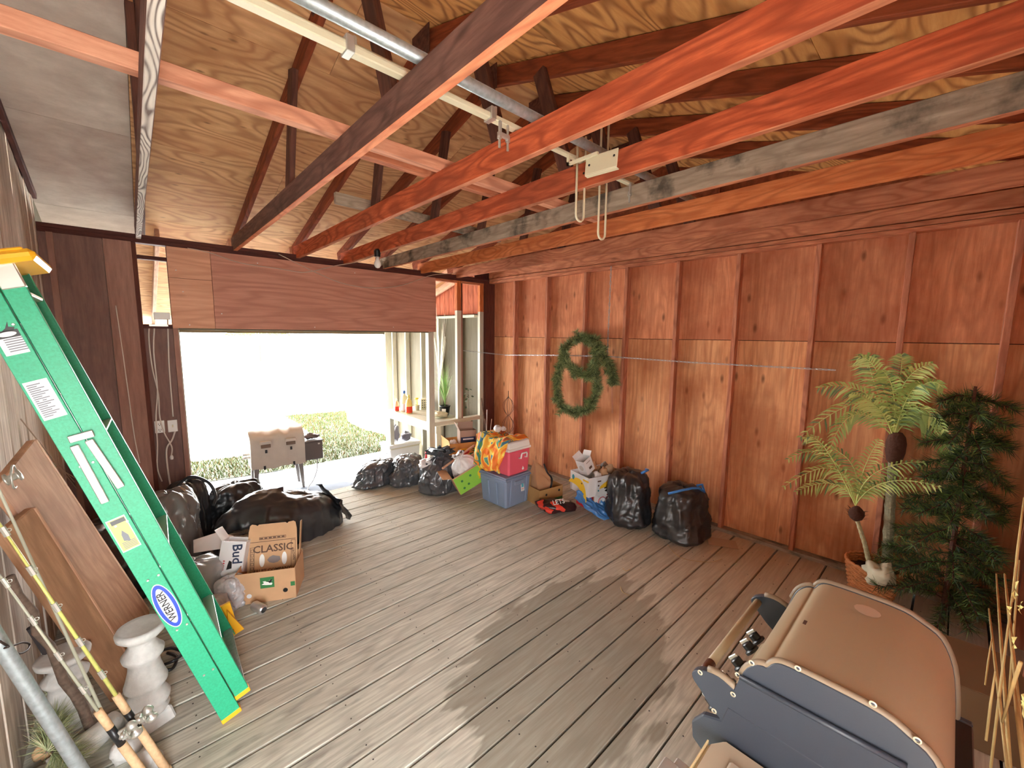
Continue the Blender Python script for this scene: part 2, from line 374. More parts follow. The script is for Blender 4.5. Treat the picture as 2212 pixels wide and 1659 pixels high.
# gable above the right wall
g = G(); P = []
wr2 = [(8.6, 2.86), (-.6, 2.86), (-.6, zs(-.6)), (2.42, zs(2.42)), (8.6, zs(8.6))]
def gx_(y): return 4.28+(5.2-y)*.035+.1
c = Vector((4.45, 2.6, 3.3))
for a, b in ((5.3, 4.0), (4.0, 2.42), (2.42, 1.2), (1.2, -.6)):
    G().hexa([(gx_(a), a, 2.9), (gx_(a)+.012, a, 2.9), (gx_(b)+.012, b, 2.9), (gx_(b), b, 2.9)],
             [(gx_(a), a, zs(a)+.01), (gx_(a)+.012, a, zs(a)+.01), (gx_(b)+.012, b, zs(b)+.01), (gx_(b), b, zs(b)+.01)]).build('gable_sheet', W['ply_gable'], wr)
G().hexa([(gx_(5.5)+.03, 5.5, 2.85), (gx_(5.5)+.05, 5.5, 2.85), (gx_(-.6)+.05, -.6, 2.85), (gx_(-.6)+.03, -.6, 2.85)],
         [(gx_(5.5)+.03, 5.5, 3.1), (gx_(5.5)+.05, 5.5, 3.1), (gx_(-.6)+.05, -.6, 3.05), (gx_(-.6)+.03, -.6, 3.05)]).build('gable_backing', W['dark_under'], wr)
g = G().prism([(5.4, 3.05), (-.6, 3.0), (-.6, zs(-.6)+.02), (2.42, zs(2.42)+.02), (5.4, zs(5.4)+.02)], 4.66, 4.68).build('gable_backing', W['dark_under'], wr)
for y in (4.7, 4.0, 3.3, 2.5, 1.8, 1.1, .4):
    beam('gable_stud', (gx_(y)-.03, y, 2.95), (gx_(y)-.03, y, zl(y)), .038, .05, W['rafter'], wr, up=(0, 1, 0))
beam('gable_chord', (4.30+.03, 5.25, 2.985), (4.47, -.4, 2.985), .038, .12, W['joist_pink'], wr)

# far wall
wf = G().b2((XL, YF, 2.842), (4.3, YF+.089, 2.88)).build('wall_far', W['plate'], kind='structure')
G().b2((XL, YF+.002, 2.882), (4.3, YF+.088, 2.916)).build('top_plate', W['plate'], wf)
def fpanel(name, x0, x1, z0, z1, y0, y1, mat, horiz=False, **k):
    if horiz: return G().box((0, 0, 0), (x1-x0, y1-y0, z1-z0)).build(name, W[mat], wf, T((x0+x1)/2, (y0+y1)/2, (z0+z1)/2), bevel=.002, **k)
    M = Matrix(((0, 1, 0, (x0+x1)/2), (0, 0, 1, (y0+y1)/2), (1, 0, 0, (z0+z1)/2), (0, 0, 0, 1)))
    return G().box((0, 0, 0), (z1-z0, x1-x0, y1-y0)).build(name, W[mat], wf, M, bevel=.002, **k)
fpanel('wall_sheet', XL, -.13, 0, 2.84, 5.19, 5.202, 'panel_dark')
fpanel('wall_sheet', -.128, .055, 0, 2.84, 5.17, 5.198, 'panel_brown')
fpanel('wall_sheet', .055, .30, 0, 2.06, 5.225, 5.24, 'panel_dark')
fpanel('stud', .05, .088, 0, 2.84, 5.202, 5.29, 'stud_dark')
fpanel('stud', -.46, -.42, 0, 2.84, 5.16, 5.19, 'panel_brown')
fpanel('outer_skin', XL, .07, -.45, 2.86, 5.292, 5.305, 'siding')
fpanel('outer_skin', .07, .335, -.45, 2.0, 5.292, 5.305, 'siding')
fpanel('gap_block', .088, .30, 2.70, 2.735, 5.22, 5.28, 'plate', True)
fpanel('gap_block', .088, .30, 2.06, 2.10, 5.205, 5.29, 'plate', True)
fpanel('door_jamb', .30, .338, -.43, 2.066, 5.19, 5.30, 'panel_brown')
fpanel('door_jamb', .338, .352, -.43, 2.05, 5.24, 5.31, 'white_paint')
# plywood header over the doorway
fpanel('header_patch', .30, .638, 2.066, 2.545, 5.18, 5.196, 'header_light', True)
fpanel('header_patch', .30, .638, 2.548, 2.838, 5.18, 5.196, 'header_light', True)
fpanel('header_sheet', .641, 3.27, 2.066, 2.838, 5.182, 5.198, 'header', True)
fpanel('header_beam', .30, 3.27, 2.07, 2.30, 5.21, 5.28, 'stud_dark', True)
fpanel('header_beam', .30, 3.27, 2.30, 2.84, 5.26, 5.28, 'stud_dark', True)
fpanel('header_trim', .345, 3.20, 2.052, 2.066, 5.20, 5.30, 'porch_ply', True)
g = G()
for x, z in ((.36, 2.62), (.40, 2.42), (.43, 2.10), (.70, 2.22), (1.6, 2.10), (2.6, 2.12), (1.05, 2.77), (2.1, 2.78)):
    g.lathe([(.006, 0), (.004, .003)], 8, T(x, 5.18, z) @ RX(90))
g.build('nail_heads', flat('bright nail', S(235, 235, 235), .3, .6), wf, kind='stuff')
# posts of the window beside the doorway
fpanel('post', 3.15, 3.24, -.02, 2.066, 5.2, 5.29, 'white_paint')
fpanel('post', 3.24, 3.275, 2.066, 2.84, 5.2, 5.29, 'stud_dark')
for x in (3.66, 4.10):
    zb = .72 if x < 4 else -.02
    fpanel('post', x, x+.075, zb, 2.395, 5.21, 5.27, 'white_paint')
    fpanel('post', x, x+.075, 2.395, 2.84, 5.21, 5.27, 'joist_orange')
fpanel('post_edge', 3.737, 3.765, .72, 2.395, 5.212, 5.268, 'panel_brown')
fpanel('post_edge', 3.737, 3.765, 2.395, 2.84, 5.212, 5.268, 'stud_dark')
fpanel('corner_board', 4.18, 4.285, 0, 2.84, 5.16, 5.30, 'stud_dark')
fpanel('corner_fill', 4.285, 4.62, 2.3, 3.14, 5.30, 5.33, 'plate')
fpanel('corner_fill', 4.06, 4.62, 2.885, 3.14, 5.292, 5.31, 'plate')
fpanel('window_rail', 3.24, 4.18, .66, .72, 5.2, 5.31, 'white_paint', True)
fpanel('window_head', 3.275, 4.18, 2.805, 2.84, 5.21, 5.28, 'joist_pink', True)

# back wall behind the camera with an unseen doorway added and sized for fill light
wb = G().b2((XL, YB-.09, 2.842), (4.6, YB, 2.9)).build('wall_back', W['plate'], kind='structure')
def bpanel(name, x0, x1, z0, z1, y0, y1, mat):
    M = Matrix(((0, 1, 0, (x0+x1)/2), (0, 0, 1, (y0+y1)/2), (1, 0, 0, (z0+z1)/2), (0, 0, 0, 1)))
    return G().box((0, 0, 0), (z1-z0, x1-x0, y1-y0)).build(name, W[mat], wb, M)
bpanel('wall_sheet', .18, 1.118, 0, 2.86, YB-.1, YB-.088, 'ply_wall')
bpanel('wall_sheet', 1.12, 2.86, 0, 2.86, YB-.1, YB-.088, 'ply_wall')
bpanel('wall_sheet', 2.862, 4.62, 0, 2.86, YB-.1, YB-.088, 'ply_wall')
bpanel('outer_skin', .18, 4.7, -.1, 2.9, YB-.13, YB-.11, 'siding')
bpanel('wall_sheet', XL-.1, .18, 2.12, 2.9, YB-.13, YB-.088, 'ply_wall')
for x in (.18, 1.12, 1.73, 2.34, 2.95, 3.56, 4.17, 4.45):
    bpanel('stud', x, x+.038, 0, 2.84, YB-.088, YB, 'stud')
bpanel('eave_block', XL, 4.6, 2.9, zs(YB)+.03, YB-.12, YB-.10, 'ply_gable')

# ------------------------------------------------------------------ trusses
TR = [(.13, 'joist_grey', 'roof truss nearest the left wall, its underside bleached with zebra grain', None),
      (.88, 'joist_dark', 'dark brown roof truss with an orange bounce-painted underside, second from the left wall', None),
      (1.48, 'joist_red', 'red stained roof truss with a long split, over the middle of the floor', None),
      (2.01, 'joist_red', 'faded pink to red roof truss carrying the bare light bulb', None),
      (2.52, 'joist_grey', 'grey roof truss blotched with black mildew', None),
      (3.08, 'joist_orange', 'knotty orange roof truss beyond the mildewed one', None),
      (3.68, 'joist_pink', 'dull pink roof truss closest to the right wall', None)]
W['under_bounce'] = wood('orange bounce-painted underside', S(214, 122, 84), S(240, 164, 120), S(170, 84, 56), .4, 12, knots=.3, vary=.02)  # light bounced off the floor, painted into the underside colour
und = {0: 'weathered', 1: 'under_bounce', 4: 'joist_pink', 2: 'joist_pink', 3: 'joist_pink'}  # paler undersides paint in floor bounce; the weathered one is real
for i, (x, mat, lab, _) in enumerate(TR):
    e = empty('roof_truss', T(x-.019, 2.42, 2.9), lab, 'roof truss', kind=None)
    # bottom chord, underside takes its weathered or bounce-painted material
    M, L = frame((x-.019, 5.29, 2.945), (x-.019, -.42, 2.945))
    g = G().box((0, 0, 0), (L, .038, .14))
    o = g.build('bottom_chord', [W['joist_dark' if i == 0 else mat], W[und.get(i, mat)]], e, M, bevel=.003)
    o.data.polygons[4].material_index = 0
    for p in o.data.polygons:
        if p.normal.z < -.9: p.material_index = 1
    xo = x-.019
    def top(p0, p1): return beam('top_chord', p0, p1, .038, .115, W['rafter' if i else 'web'], e)
    xr = xo+.0385
    top((xr, 5.5, zl(5.5)+.058), (xr, 2.44, zl(2.44)+.055))
    top((xr, -.5, zl(-.5)+.06), (xr, 2.40, zl(2.40)+.055))
    wm = W['web']
    beam('web', (xo, 3.17, 3.0), (xo, 2.97, 3.66), .036, .09, wm, e, up=(0, 1, 0))
    beam('web', (xo, 1.69, 3.0), (xo, 1.93, 3.66), .036, .09, wm, e, up=(0, 1, 0))
    0 and beam('web', (xo, 2.97-.02, 3.60), (xo, 3.55+.2, 3.02), .034, .075, wm, e, up=(0, 1, 0)) if i in (2, 3, 5) else None
    G().box((0, 0, 0), (.004, .2, .16)).build('ridge_gusset', wm, e, T(xo-.02, 2.42, 3.80))
# lean-to rafters carrying the roof on past the far wall
for i, x in enumerate((.26, .87, 1.48, 2.09, 2.70, 3.31, 3.72, 4.02)):
    beam('porch_rafter', (x, 5.52, zl(5.52)+.058), (x, 8.5, zl(8.5)+.058), .038, .115, W['pale_timber'], ceil)
G().b2((XL, 5.25, 3.03), (4.3, 5.27, zs(5.27))).build('eave_block', W['plate'], wf) if False else None

# braces lying across the chords
b = empty('cross_brace', T(1.3, 2.24, 3.02), 'long bright orange lumber brace lying across the trusses', 'brace')
beam('board', (XL, 2.235, 3.046), (3.10, 2.235, 3.046), .06, .07, W['brace'], b)
b = empty('cross_brace', T(2.0, 2.36, 3.02), 'thin short red brace alongside the bright orange one', 'brace')
beam('board', (.9, 2.375, 3.034), (3.12, 2.375, 3.034), .06, .036, W['joist_pink'], b)
b = empty('cross_brace', T(2.0, 3.3, 3.02), 'short grey timber laid over the trusses, blunt end showing', 'brace')
beam('board', (1.22, 3.34, 3.06), (2.98, 3.44, 3.06), .04, .085, W['joist_grey'], b)
for x, y in ((1.10, 4.35), (1.62, 4.5), (2.15, 4.6), (2.66, 4.65)):
    pass

# ------------------------------------------------------------------ lean-to beyond the far wall
XO = 4.06
wp = G().b2((XO+.11, 5.3, -.5), (XO+.14, 8.5, 3.1)).build('wall_porch', W['siding'], kind='structure')
def ppanel(name, y0, y1, z0, z1, x0, x1, mat, par=None):
    M = Matrix(((0, 0, -1, (x0+x1)/2), (0, 1, 0, (y0+y1)/2), (1, 0, 0, (z0+z1)/2), (0, 0, 0, 1)))
    return G().box((0, 0, 0), (z1-z0, y1-y0, x1-x0)).build(name, W[mat], par or wp, M, bevel=.002)
for a, b in ((5.31, 6.5), (6.502, 7.7), (7.702, 8.45)):
    ppanel('pale_sheet', a, b, -.45, 2.36, XO+.09, XO+.11, 'porch_ply')
y = 5.31
while y < 7.6:
    ppanel('red_board', y, y+.135, 2.37, zs(y+.135)-.005, XO+.085, XO+.11, 'porch_red'); y += .14
for y in (5.75, 6.36, 6.97, 7.58, 8.15):
    ppanel('stud', y, y+.038, -.45, min(2.33, zl(y)), XO, XO+.09, 'white_paint')
ppanel('wall_rail', 5.31, 8.4, 2.31, 2.35, XO, XO+.09, 'white_paint')
ppanel('corner_post', 8.36, 8.45, -.45, 2.12, XO-.06, XO+.09, 'white_paint')
wo = G().b2((XL, 8.40, 2.02), (4.2, 8.49, 2.12)).build('wall_porch_front', W['porch_ply'], kind='structure')
G().b2((XL, 8.41, -.45), (.08, 8.48, 2.02)).build('front_sheet', W['porch_ply'], wo)
G().b2((.08, 8.40, -.45), (.17, 8.49, 2.02)).build('front_post', W['white_paint'], wo)

# ground
M_conc, t, bb = nodes('cracked concrete')
tc = t.nodes.new('ShaderNodeTexCoord'); n = t.nodes.new('ShaderNodeTexNoise'); n.inputs['Scale'].default_value = 5; n.inputs['Detail'].default_value = 8
t.links.new(tc.outputs['Object'], n.inputs[0])
r = t.nodes.new('ShaderNodeValToRGB'); e = r.color_ramp.elements; e[0].position = .35; e[0].color = S(80, 85, 94); e[1].position = .65; e[1].color = S(94, 100, 110)
t.links.new(n.outputs[0], r.inputs[0])
v = t.nodes.new('ShaderNodeTexVoronoi'); v.feature = 'DISTANCE_TO_EDGE'; v.inputs['Scale'].default_value = 1.1
nn = t.nodes.new('ShaderNodeMix'); nn.data_type = 'VECTOR'; nn.inputs[0].default_value = .12; t.links.new(tc.outputs['Object'], nn.inputs[4]); t.links.new(n.outputs['Color'], nn.inputs[5]); t.links.new(nn.outputs[1], v.inputs['Vector'])
mr = t.nodes.new('ShaderNodeMapRange'); mr.inputs[1].default_value = .004; mr.inputs[2].default_value = .014; t.links.new(v.outputs[0], mr.inputs[0])
mx = t.nodes.new('ShaderNodeMix'); mx.data_type = 'RGBA'; mx.inputs[6].default_value = S(60, 62, 68); t.links.new(mr.outputs[0], mx.inputs[0]); t.links.new(r.outputs[0], mx.inputs[7])
t.links.new(mx.outputs[2], bb.inputs['Base Color']); bb.inputs['Roughness'].default_value = .9
GZ = -.5
slab = G().b2((XL, 5.36, -.6), (4.2, 8.12, -.45)).build('trim_1', M_conc, kind='structure')
gravel = flat('pale gravel', S(214, 212, 206), .9, bump=.4, bs=40, var=.1)
gr = G(); gr.add([(-60, 8.0, GZ), (80, 8.0, GZ), (80, 130, GZ), (-60, 130, GZ)], [(0, 1, 2, 3)])
gr.build('driveway', gravel, kind='structure')
gr = G(); gr.add([(-60, -40, GZ-.02), (80, -40, GZ-.02), (80, 8.1, GZ-.02), (-60, 8.1, GZ-.02)], [(0, 1, 2, 3)])
gr.build('yard', gravel, kind='structure')
def gp(x, y): p = at(x, y, 2, GZ); return (p.x, p.y)
lawn_a = [gp(380, 1052), gp(380, 1003), gp(542, 984), gp(660, 972), gp(700, 972), gp(665, 935), gp(640, 915), gp(615, 899), gp(747, 888), gp(752, 912), gp(790, 930), gp(880, 950), gp(880, 975)]
grassm = flat('lawn', S(38, 44, 20), .9, bump=.5, bs=30, var=.35)
g = G(); g.add([(x, y, GZ+.012) for x, y in lawn_a], [tuple(range(len(lawn_a)))[::-1]])
lawn = g.build('lawn', grassm, kind='structure')
def inside(p, poly):
    c_ = False; j = len(poly)-1
    for i in range(len(poly)):
        (xi, yi), (xj, yj) = poly[i], poly[j]
        if (yi > p[1]) != (yj > p[1]) and p[0] < (xj-xi)*(p[1]-yi)/(yj-yi)+xi: c_ = not c_
        j = i
    return c_
rg_ = random.Random(11); g = G(); xs = [p[0] for p in lawn_a]; ys = [p[1] for p in lawn_a]; n_ = 0
while n_ < 14000:
    x = rg_.uniform(min(xs), max(xs)); y = rg_.uniform(min(ys), min(max(ys), 26))
    if not inside((x, y), lawn_a) or (x > 3.9 and y < 8.6): continue
    n_ += 1; g.mi = rg_.choice((0, 0, 1, 2)); h = rg_.uniform(.03, .10); a = rg_.uniform(0, 6.28); w_ = .006*(1+y*.05)
    dx, dy = math.cos(a)*w_, math.sin(a)*w_; lx, ly = rg_.uniform(-.04, .04), rg_.uniform(-.04, .04)
    g.add([(x-dx, y-dy, GZ), (x+dx, y+dy, GZ), (x+lx, y+ly, GZ+h)], [(0, 1, 2)])
g.build('grass', [flat('grass a', S(46, 64, 8), .8), flat('grass b', S(70, 72, 18), .8), flat('grass c', S(88, 60, 22), .8)], kind='stuff', label='short green and straw coloured grass beyond the concrete slab', cat='grass')
# far shrubs seen just under the door header
leafm = flat('far leaves', S(120, 120, 50), .8)
for nm, px, wdt, lab in (('shrub', 560, 5.2, 'broad pale shrub far beyond the driveway, under the header'),):
    c = at(px, 727, 1, 42.0); g = G(); c.z = GZ
    for i in range(900):
        a = rg_.uniform(0, 6.28); rr = rg_.random()**.5; p = Vector((c.x+math.cos(a)*rr*wdt*.5, c.y+math.sin(a)*rr, GZ+2.2+.5*(1-rr*rr*.7)*rg_.random()**.3))
        s = .16; g.add([p+Vector((rg_.uniform(-s, s), rg_.uniform(-s, s), rg_.uniform(-s, s))) for _ in range(3)], [(0, 1, 2)])
    e = empty(nm, T(c.x, c.y, GZ), lab, 'shrub')
    g.build('foliage', leafm, e); G().tube([(c.x, c.y, GZ), (c.x, c.y, GZ+1.4)], .08, 6).build('stem', W['web'], e)
# ------------------------------------------------------------------ more materials
GREEN = flat('green fibreglass', S(44, 172, 128), .45, bump=.08, bs=120, var=.12)
ALU = flat('aluminium', S(206, 204, 196), .35, .7)
GALV = flat('galvanised', S(176, 186, 190), .4, .6, var=.18, bs=50)
CREAM = flat('cream enamel', S(222, 214, 184), .45)
YEL = flat('yellow plastic', S(244, 184, 40), .4)
WHT = flat('white plastic', S(238, 238, 234), .4)
BLKP = flat('black plastic', S(30, 30, 32), .35)
CARD = flat('cardboard', S(196, 156, 118), .85, var=.06, bs=8)
CARDD = flat('dark cardboard', S(176, 136, 84), .85, var=.08, bs=8)
INK = flat('brown ink', S(96, 70, 58), .8)
GINK = flat('green ink', S(52, 120, 66), .7)
PLAST = flat('plaster', S(196, 194, 190), .8, bump=.3, bs=40, var=.07)
BARK = flat('bark', S(110, 92, 80), .9, bump=.6, bs=40, var=.3)
WIRE = flat('dark wire', S(60, 44, 38), .5, .6)
def bag_mat(name, c, rough=.36, alpha=None, bs=7, st=1.0):
    m, t, b = nodes(name); b.inputs['Base Color'].default_value = c; b.inputs['Roughness'].default_value = rough
    b.inputs['Specular IOR Level'].default_value = .8
    tc = t.nodes.new('ShaderNodeTexCoord'); mp = t.nodes.new('ShaderNodeMapping'); mp.inputs['Scale'].default_value = (1, 1, .45)
    n = t.nodes.new('ShaderNodeTexNoise'); n.inputs['Scale'].default_value = bs; n.inputs['Detail'].default_value = 4; n.inputs['Distortion'].default_value = .8
    n.noise_type = 'RIDGED_MULTIFRACTAL' if hasattr(n, 'noise_type') else n.noise_type
    t.links.new(tc.outputs['Object'], mp.inputs[0]); t.links.new(mp.outputs[0], n.inputs[0])
    q = t.nodes.new('ShaderNodeBump'); q.inputs['Strength'].default_value = st; q.inputs['Distance'].default_value = .035
    t.links.new(n.outputs[0], q.inputs['Height']); t.links.new(q.outputs[0], b.inputs['Normal'])
    if alpha is not None: b.inputs['Alpha'].default_value = alpha
    return m
BAG = bag_mat('black bin liner', S(40, 41, 44)); BAGG = bag_mat('greyish bin liner', S(78, 80, 84), .3, bs=12)
BAGC = bag_mat('clear film', S(190, 192, 194), .25, .55, 8); BLUEP = bag_mat('blue film', S(70, 130, 196), .3)
LINERW = bag_mat('white film', S(225, 225, 226), .35)

def nz(p, s=1.0): return noise.noise(Vector(p)*s)
def sack(name, M, sx, sy, sz, seed, mat, parent=None, neck=.78, folds=9, top=.35, wr=.05, sq=2.6, n=72, m=52, lean=(0, 0), **k):
    "tied plastic sack: bulging body, gathered neck, ruffled mouth"
    vs, fs = [], []; o = Vector((seed*7.3, seed*3.1, seed*1.7))
    tied = neck < .89
    for i in range(m+1):
        h = i/m
        if h < neck:
            q = h/neck
            if tied: r_ = max((1-q**4.5)**.55*(.96+.10*math.sin(math.pi*q)), .22)
            else: r_ = (1-q**6)**.5*(1.08-.30*q)
            r_ = max(r_, .04)
            if q < .08: r_ *= .80+.20*(q/.08)
            z = (q**.92)*.9 if tied else .93*math.sin(q*math.pi/2)**1.1
        else:
            q = (h-neck)/(1-neck)
            if tied: r_ = .22+top*q**.8; z = .9+.15*q
            else: r_ = .04*(1-q)+.01; z = .9-.02*q
        for j in range(n):
            a = 2*math.pi*j/n; ca, sa = math.cos(a), math.sin(a); p = Vector((ca, sa, z*1.6))
            f_ = 1+.18*nz(p*1.1+o)+wr*1.2*nz(p*2.6+o*1.3)-wr*1.8*abs(nz(Vector((ca*2.6, sa*2.6, z*2.0))+o))-wr*1.1*abs(nz(p*6+o))-wr*.5*abs(nz(p*14+o))
            pin = max(0, (h-.45*neck)/(neck*.55)) if h < neck else (1 if tied else 0)
            if not tied: pin *= .9 if q < .9 else .3
            f_ *= 1+.10*pin*math.sin(folds*a+3*nz(p+o))+(.12*math.sin(folds*2.3*a+seed)*(h-neck)/(1-neck) if h > neck else 0)
            zz = z+(.05*nz(p*2+o)*min(1, h*4))+(.10*nz(Vector((ca*4, sa*4, seed)))*(h-neck)/(1-neck) if h > neck else 0)
            vs.append((ca*r_*f_*sx/2+lean[0]*z*z, sa*r_*f_*sy/2+lean[1]*z*z, max(.003, zz*sz)))
    fs = [(i*n+j, i*n+(j+1) % n, (i+1)*n+(j+1) % n, (i+1)*n+j) for i in range(m) for j in range(n)]
    fs.append(tuple(range(n))[::-1]); fs.append(tuple(m*n+j for j in range(n)))
    g = G(); g.add(vs, fs)
    return g.build(name, mat, parent, M, smooth=True, **k)
def crumple(name, M, sx, sy, sz, seed, mat, parent=None, amp=.35, n=20, m=12, flatb=True, **k):
    vs = []; o = Vector((seed*5.1, seed, -seed*2.2))
    for i in range(m+1):
        th = math.pi*i/m
        for j in range(n):
            a = 2*math.pi*j/n; p = Vector((math.sin(th)*math.cos(a), math.sin(th)*math.sin(a), -math.cos(th)))
            f_ = 1+amp*nz(p*1.7+o)-amp*.8*abs(nz(p*4+o)); q = p*f_
            vs.append((q.x*sx/2, q.y*sy/2, max(q.z*sz/2, -sz*.48 if flatb else -9)+sz*.48))
    fs = [(i*n+j, i*n+(j+1) % n, (i+1)*n+(j+1) % n, (i+1)*n+j) for i in range(m) for j in range(n)]
    g = G(); g.add(vs, fs); return g.build(name, mat, parent, M, smooth=True, **k)
def carton(name, M, w_, d_, h_, mat, label, cat='box', group=None, flaps=(), th=.004, openb=True, inner=None):
    "cardboard box, base centre at M; four sides, bottom and flaps are parts"
    e = empty(name, M, label, cat, group)
    def part(nm, c, dd, rot=None):
        return G().box((0, 0, 0), dd).build(nm, mat, e, M @ T(c) @ (rot or Matrix()), bevel=.001)
    part('base', (0, 0, th/2), (w_, d_, th))
    part('side', (0, -d_/2, h_/2), (w_, th, h_)); part('side', (0, d_/2, h_/2), (w_, th, h_))
    part('side', (-w_/2, 0, h_/2), (th, d_-.006, h_)); part('side', (w_/2, 0, h_/2), (th, d_-.006, h_))
    if not openb: part('lid', (0, 0, h_+th/2), (w_, d_, th))
    for (s, ang, ln) in flaps:
        a = R(ang)
        if s == 'x-': part('flap', (-w_/2-math.sin(a)*ln/2, 0, h_+math.cos(a)*ln/2), (th, d_*.96, ln), Matrix.Rotation(-a, 4, 'Y'))
        if s == 'x+': part('flap', (w_/2+math.sin(a)*ln/2, 0, h_+math.cos(a)*ln/2), (th, d_*.96, ln), Matrix.Rotation(a, 4, 'Y'))
        if s == 'y+': part('flap', (0, d_/2+math.sin(a)*ln/2, h_+math.cos(a)*ln/2), (w_*.96, th, ln), Matrix.Rotation(-a, 4, 'X'))
        if s == 'y-': part('flap', (0, -d_/2-math.sin(a)*ln/2, h_+math.cos(a)*ln/2), (w_*.96, th, ln), Matrix.Rotation(a, 4, 'X'))
    return e
# decal frames: FR = front (-y) face, text readable from -y ; LF = left (-x) face
def FR(w_, d_, x, z, off=.0032): return T(x, -d_/2-off, z) @ RX(90)
def LF(w_, d_, y, z, off=.0032): return T(-w_/2-off, y, z) @ RZ(-90) @ RX(90)
def decal(name, poly, mat, parent, M, th=.0008):
    return G().prism([(x, y) for x, y in poly], 0, th, 2).build(name, mat, parent, M)
def rect(w_, h_, x=0, y=0): return [(x-w_/2, y-h_/2), (x+w_/2, y-h_/2), (x+w_/2, y+h_/2), (x-w_/2, y+h_/2)]
def oval(w_, h_, n=28, x=0, y=0): return [(x+w_/2*math.cos(6.2832*i/n), y+h_/2*math.sin(6.2832*i/n)) for i in range(n)]
def banana(L_, wd, bend=.35, n=10):
    up, lo = [], []
    for i in range(n+1):
        t = i/n; x = (t-.5)*L_; y = -bend*L_*(4*(t-.5)**2); h = wd*math.sin(math.pi*min(max(t, .04), .96))**.5/2
        up.append((x, y+h)); lo.append((x, y-h))
    return up+lo[::-1]
def base(o_px, dz=0): p = at(*o_px, 2, 0); return p

# ================================================================== overhead hardware
e = empty('pipe', T(1.6, 1.47, 3.06), 'galvanised steel pipe running across the trusses beside the cream rail', 'pipe')
G().tube([(XL+.02, 1.47, 3.058), (3.55, 1.47, 3.058)], .024, 14).build('tube', GALV, e, smooth=True)
e = empty('curtain_rail', T(1.4, 1.575, 3.04), 'cream enamelled sliding rail hung under the trusses beside the pipe', 'rail')
G().b2((XL+.02, 1.56, 3.025), (1.52, 1.60, 3.05)).build('rail', CREAM, e, bevel=.004)
G().b2((1.50, 1.565, 3.022), (2.56, 1.595, 3.042)).build('rail', CREAM, e, bevel=.004)
G().tube([(XL+.02, 1.57, 3.052), (1.02, 1.57, 3.052)], .011, 8).build('upper_track', CREAM, e, smooth=True)
G().tube([(.6, 1.59, 3.046), (1.50, 1.59, 3.046)], .009, 8).build('upper_track', CREAM, e, smooth=True)
for x in (.64, 1.30, 2.10): 
    G().b2((x-.012, 1.55, 3.02), (x+.018, 1.61, 3.075)).b2((x+.018, 1.56, 3.05), (x+.03, 1.575, 3.085)).build('bracket', ALU, e, bevel=.002)
def clampy(name, c, lab):
    c = Vector(c); e = empty(name, T(c), lab, 'clamp')
    G().b2(c+Vector((-.035, -.008, -.02)), c+Vector((.035, .008, .0))).b2(c+Vector((-.03, -.006, .0)), c+Vector((-.015, .006, .05))).build('bar', ALU, e, bevel=.002)
    for dx in (-.026, .026): G().tube([c+Vector((dx, 0, -.07)), c+Vector((dx, 0, .045))], .006, 8).lathe([(.012, 0), (.012, .01)], 6, T(c+Vector((dx, 0, -.03)))).build('bolt', ALU, e)
clampy('rail_clamp', (1.37, 1.56, 2.98), 'small metal rail clamp with two bolts, above the long split in the red beam')
clampy('rail_clamp', (2.50, 1.56, 2.975), 'small metal end clamp where the cream rail stops, near the mildewed beam')
e = empty('mounting_plate', T(1.845, 1.36, 2.94), 'cream drilled metal plate at the end of the rail, between the two red beams', 'bracket')
M = T(1.875, 1.36, 2.935) @ RZ(-84) @ RX(-6)
G().box((0, 0, 0), (.19, .006, .095)).box((0, .012, -.05), (.19, .03, .006)).build('plate', CREAM, e, M, bevel=.004)
G().b2((1.85, 1.37, 2.97), (1.865, 1.575, 2.985)).b2((1.85, 1.56, 2.97), (1.865, 1.575, 3.03)).build('arm', CREAM, e)
g = G()
for x, z in ((-.07, .0), (.075, .012), (-.1, -.035)): g.lathe([(.006, 0), (.006, .002)], 8, T(x, -.003, z) @ RX(90))
g.build('hole', BLKP, e, M)
def loop(px0, pxt, y, lab, wd=.072):
    b_ = at(*px0, 1, y); t_ = at(*pxt, 1, y); cx = b_.x
    pts = [(cx-wd/2, y, t_.z)]+[(cx-wd/2*math.cos(a), y, b_.z+wd/2-wd/2*math.sin(a)) for a in [math.pi*i/8 for i in range(9)]]+[(cx+wd/2, y, t_.z+.06)]
    e = empty('hanging_loop', T(cx, y, b_.z), lab, 'hook'); G().tube(pts, .0065, 8).build('rod', CREAM, e, smooth=True)
loop((1252, 478), (1262, 318), 1.55, 'long cream wire loop hanging left of the drilled plate')
loop((1299, 517), (1325, 270), 1.55, 'long cream wire loop hanging behind the drilled plate and lower')
# light bulb under a truss
c = at(822, 552, 0, 1.99)
e = empty('light_bulb', T(c.x-.0, c.y, 2.86), 'bare white light bulb in a black socket under the faded truss', 'light bulb')
G().lathe([(.03, -.03), (.034, .03), (.02, .05)], 14, T(c.x-.035, c.y, 2.86)).build('socket', BLKP, e, smooth=False)
G().lathe([(.018, -.04), (.02, -.07), (.034, -.10), (.036, -.125), (.02, -.15), (.002, -.156)], 16, T(c.x-.035, c.y, 2.87)).build('bulb', flat('bulb glass', S(240, 240, 235), .2), e, smooth=True)
def cord(name, pts, r, mat, lab, cat='cord', par=None, **k):
    # smooth through the points
    P = [Vector(p) for p in pts]; out_ = []
    for i in range(len(P)-1):
        p0, p1, p2, p3 = P[max(i-1, 0)], P[i], P[i+1], P[min(i+2, len(P)-1)]
        for s in range(6):
            t_ = s/6; out_.append(.5*((2*p1)+(p2-p0)*t_+(2*p0-5*p1+4*p2-p3)*t_*t_+(3*p1-p0-3*p2+p3)*t_**3))
    out_.append(P[-1])
    o = G().tube(out_, r, 6).build(name, mat, par, smooth=True)
    if lab: tag(o, lab, cat)
    return o
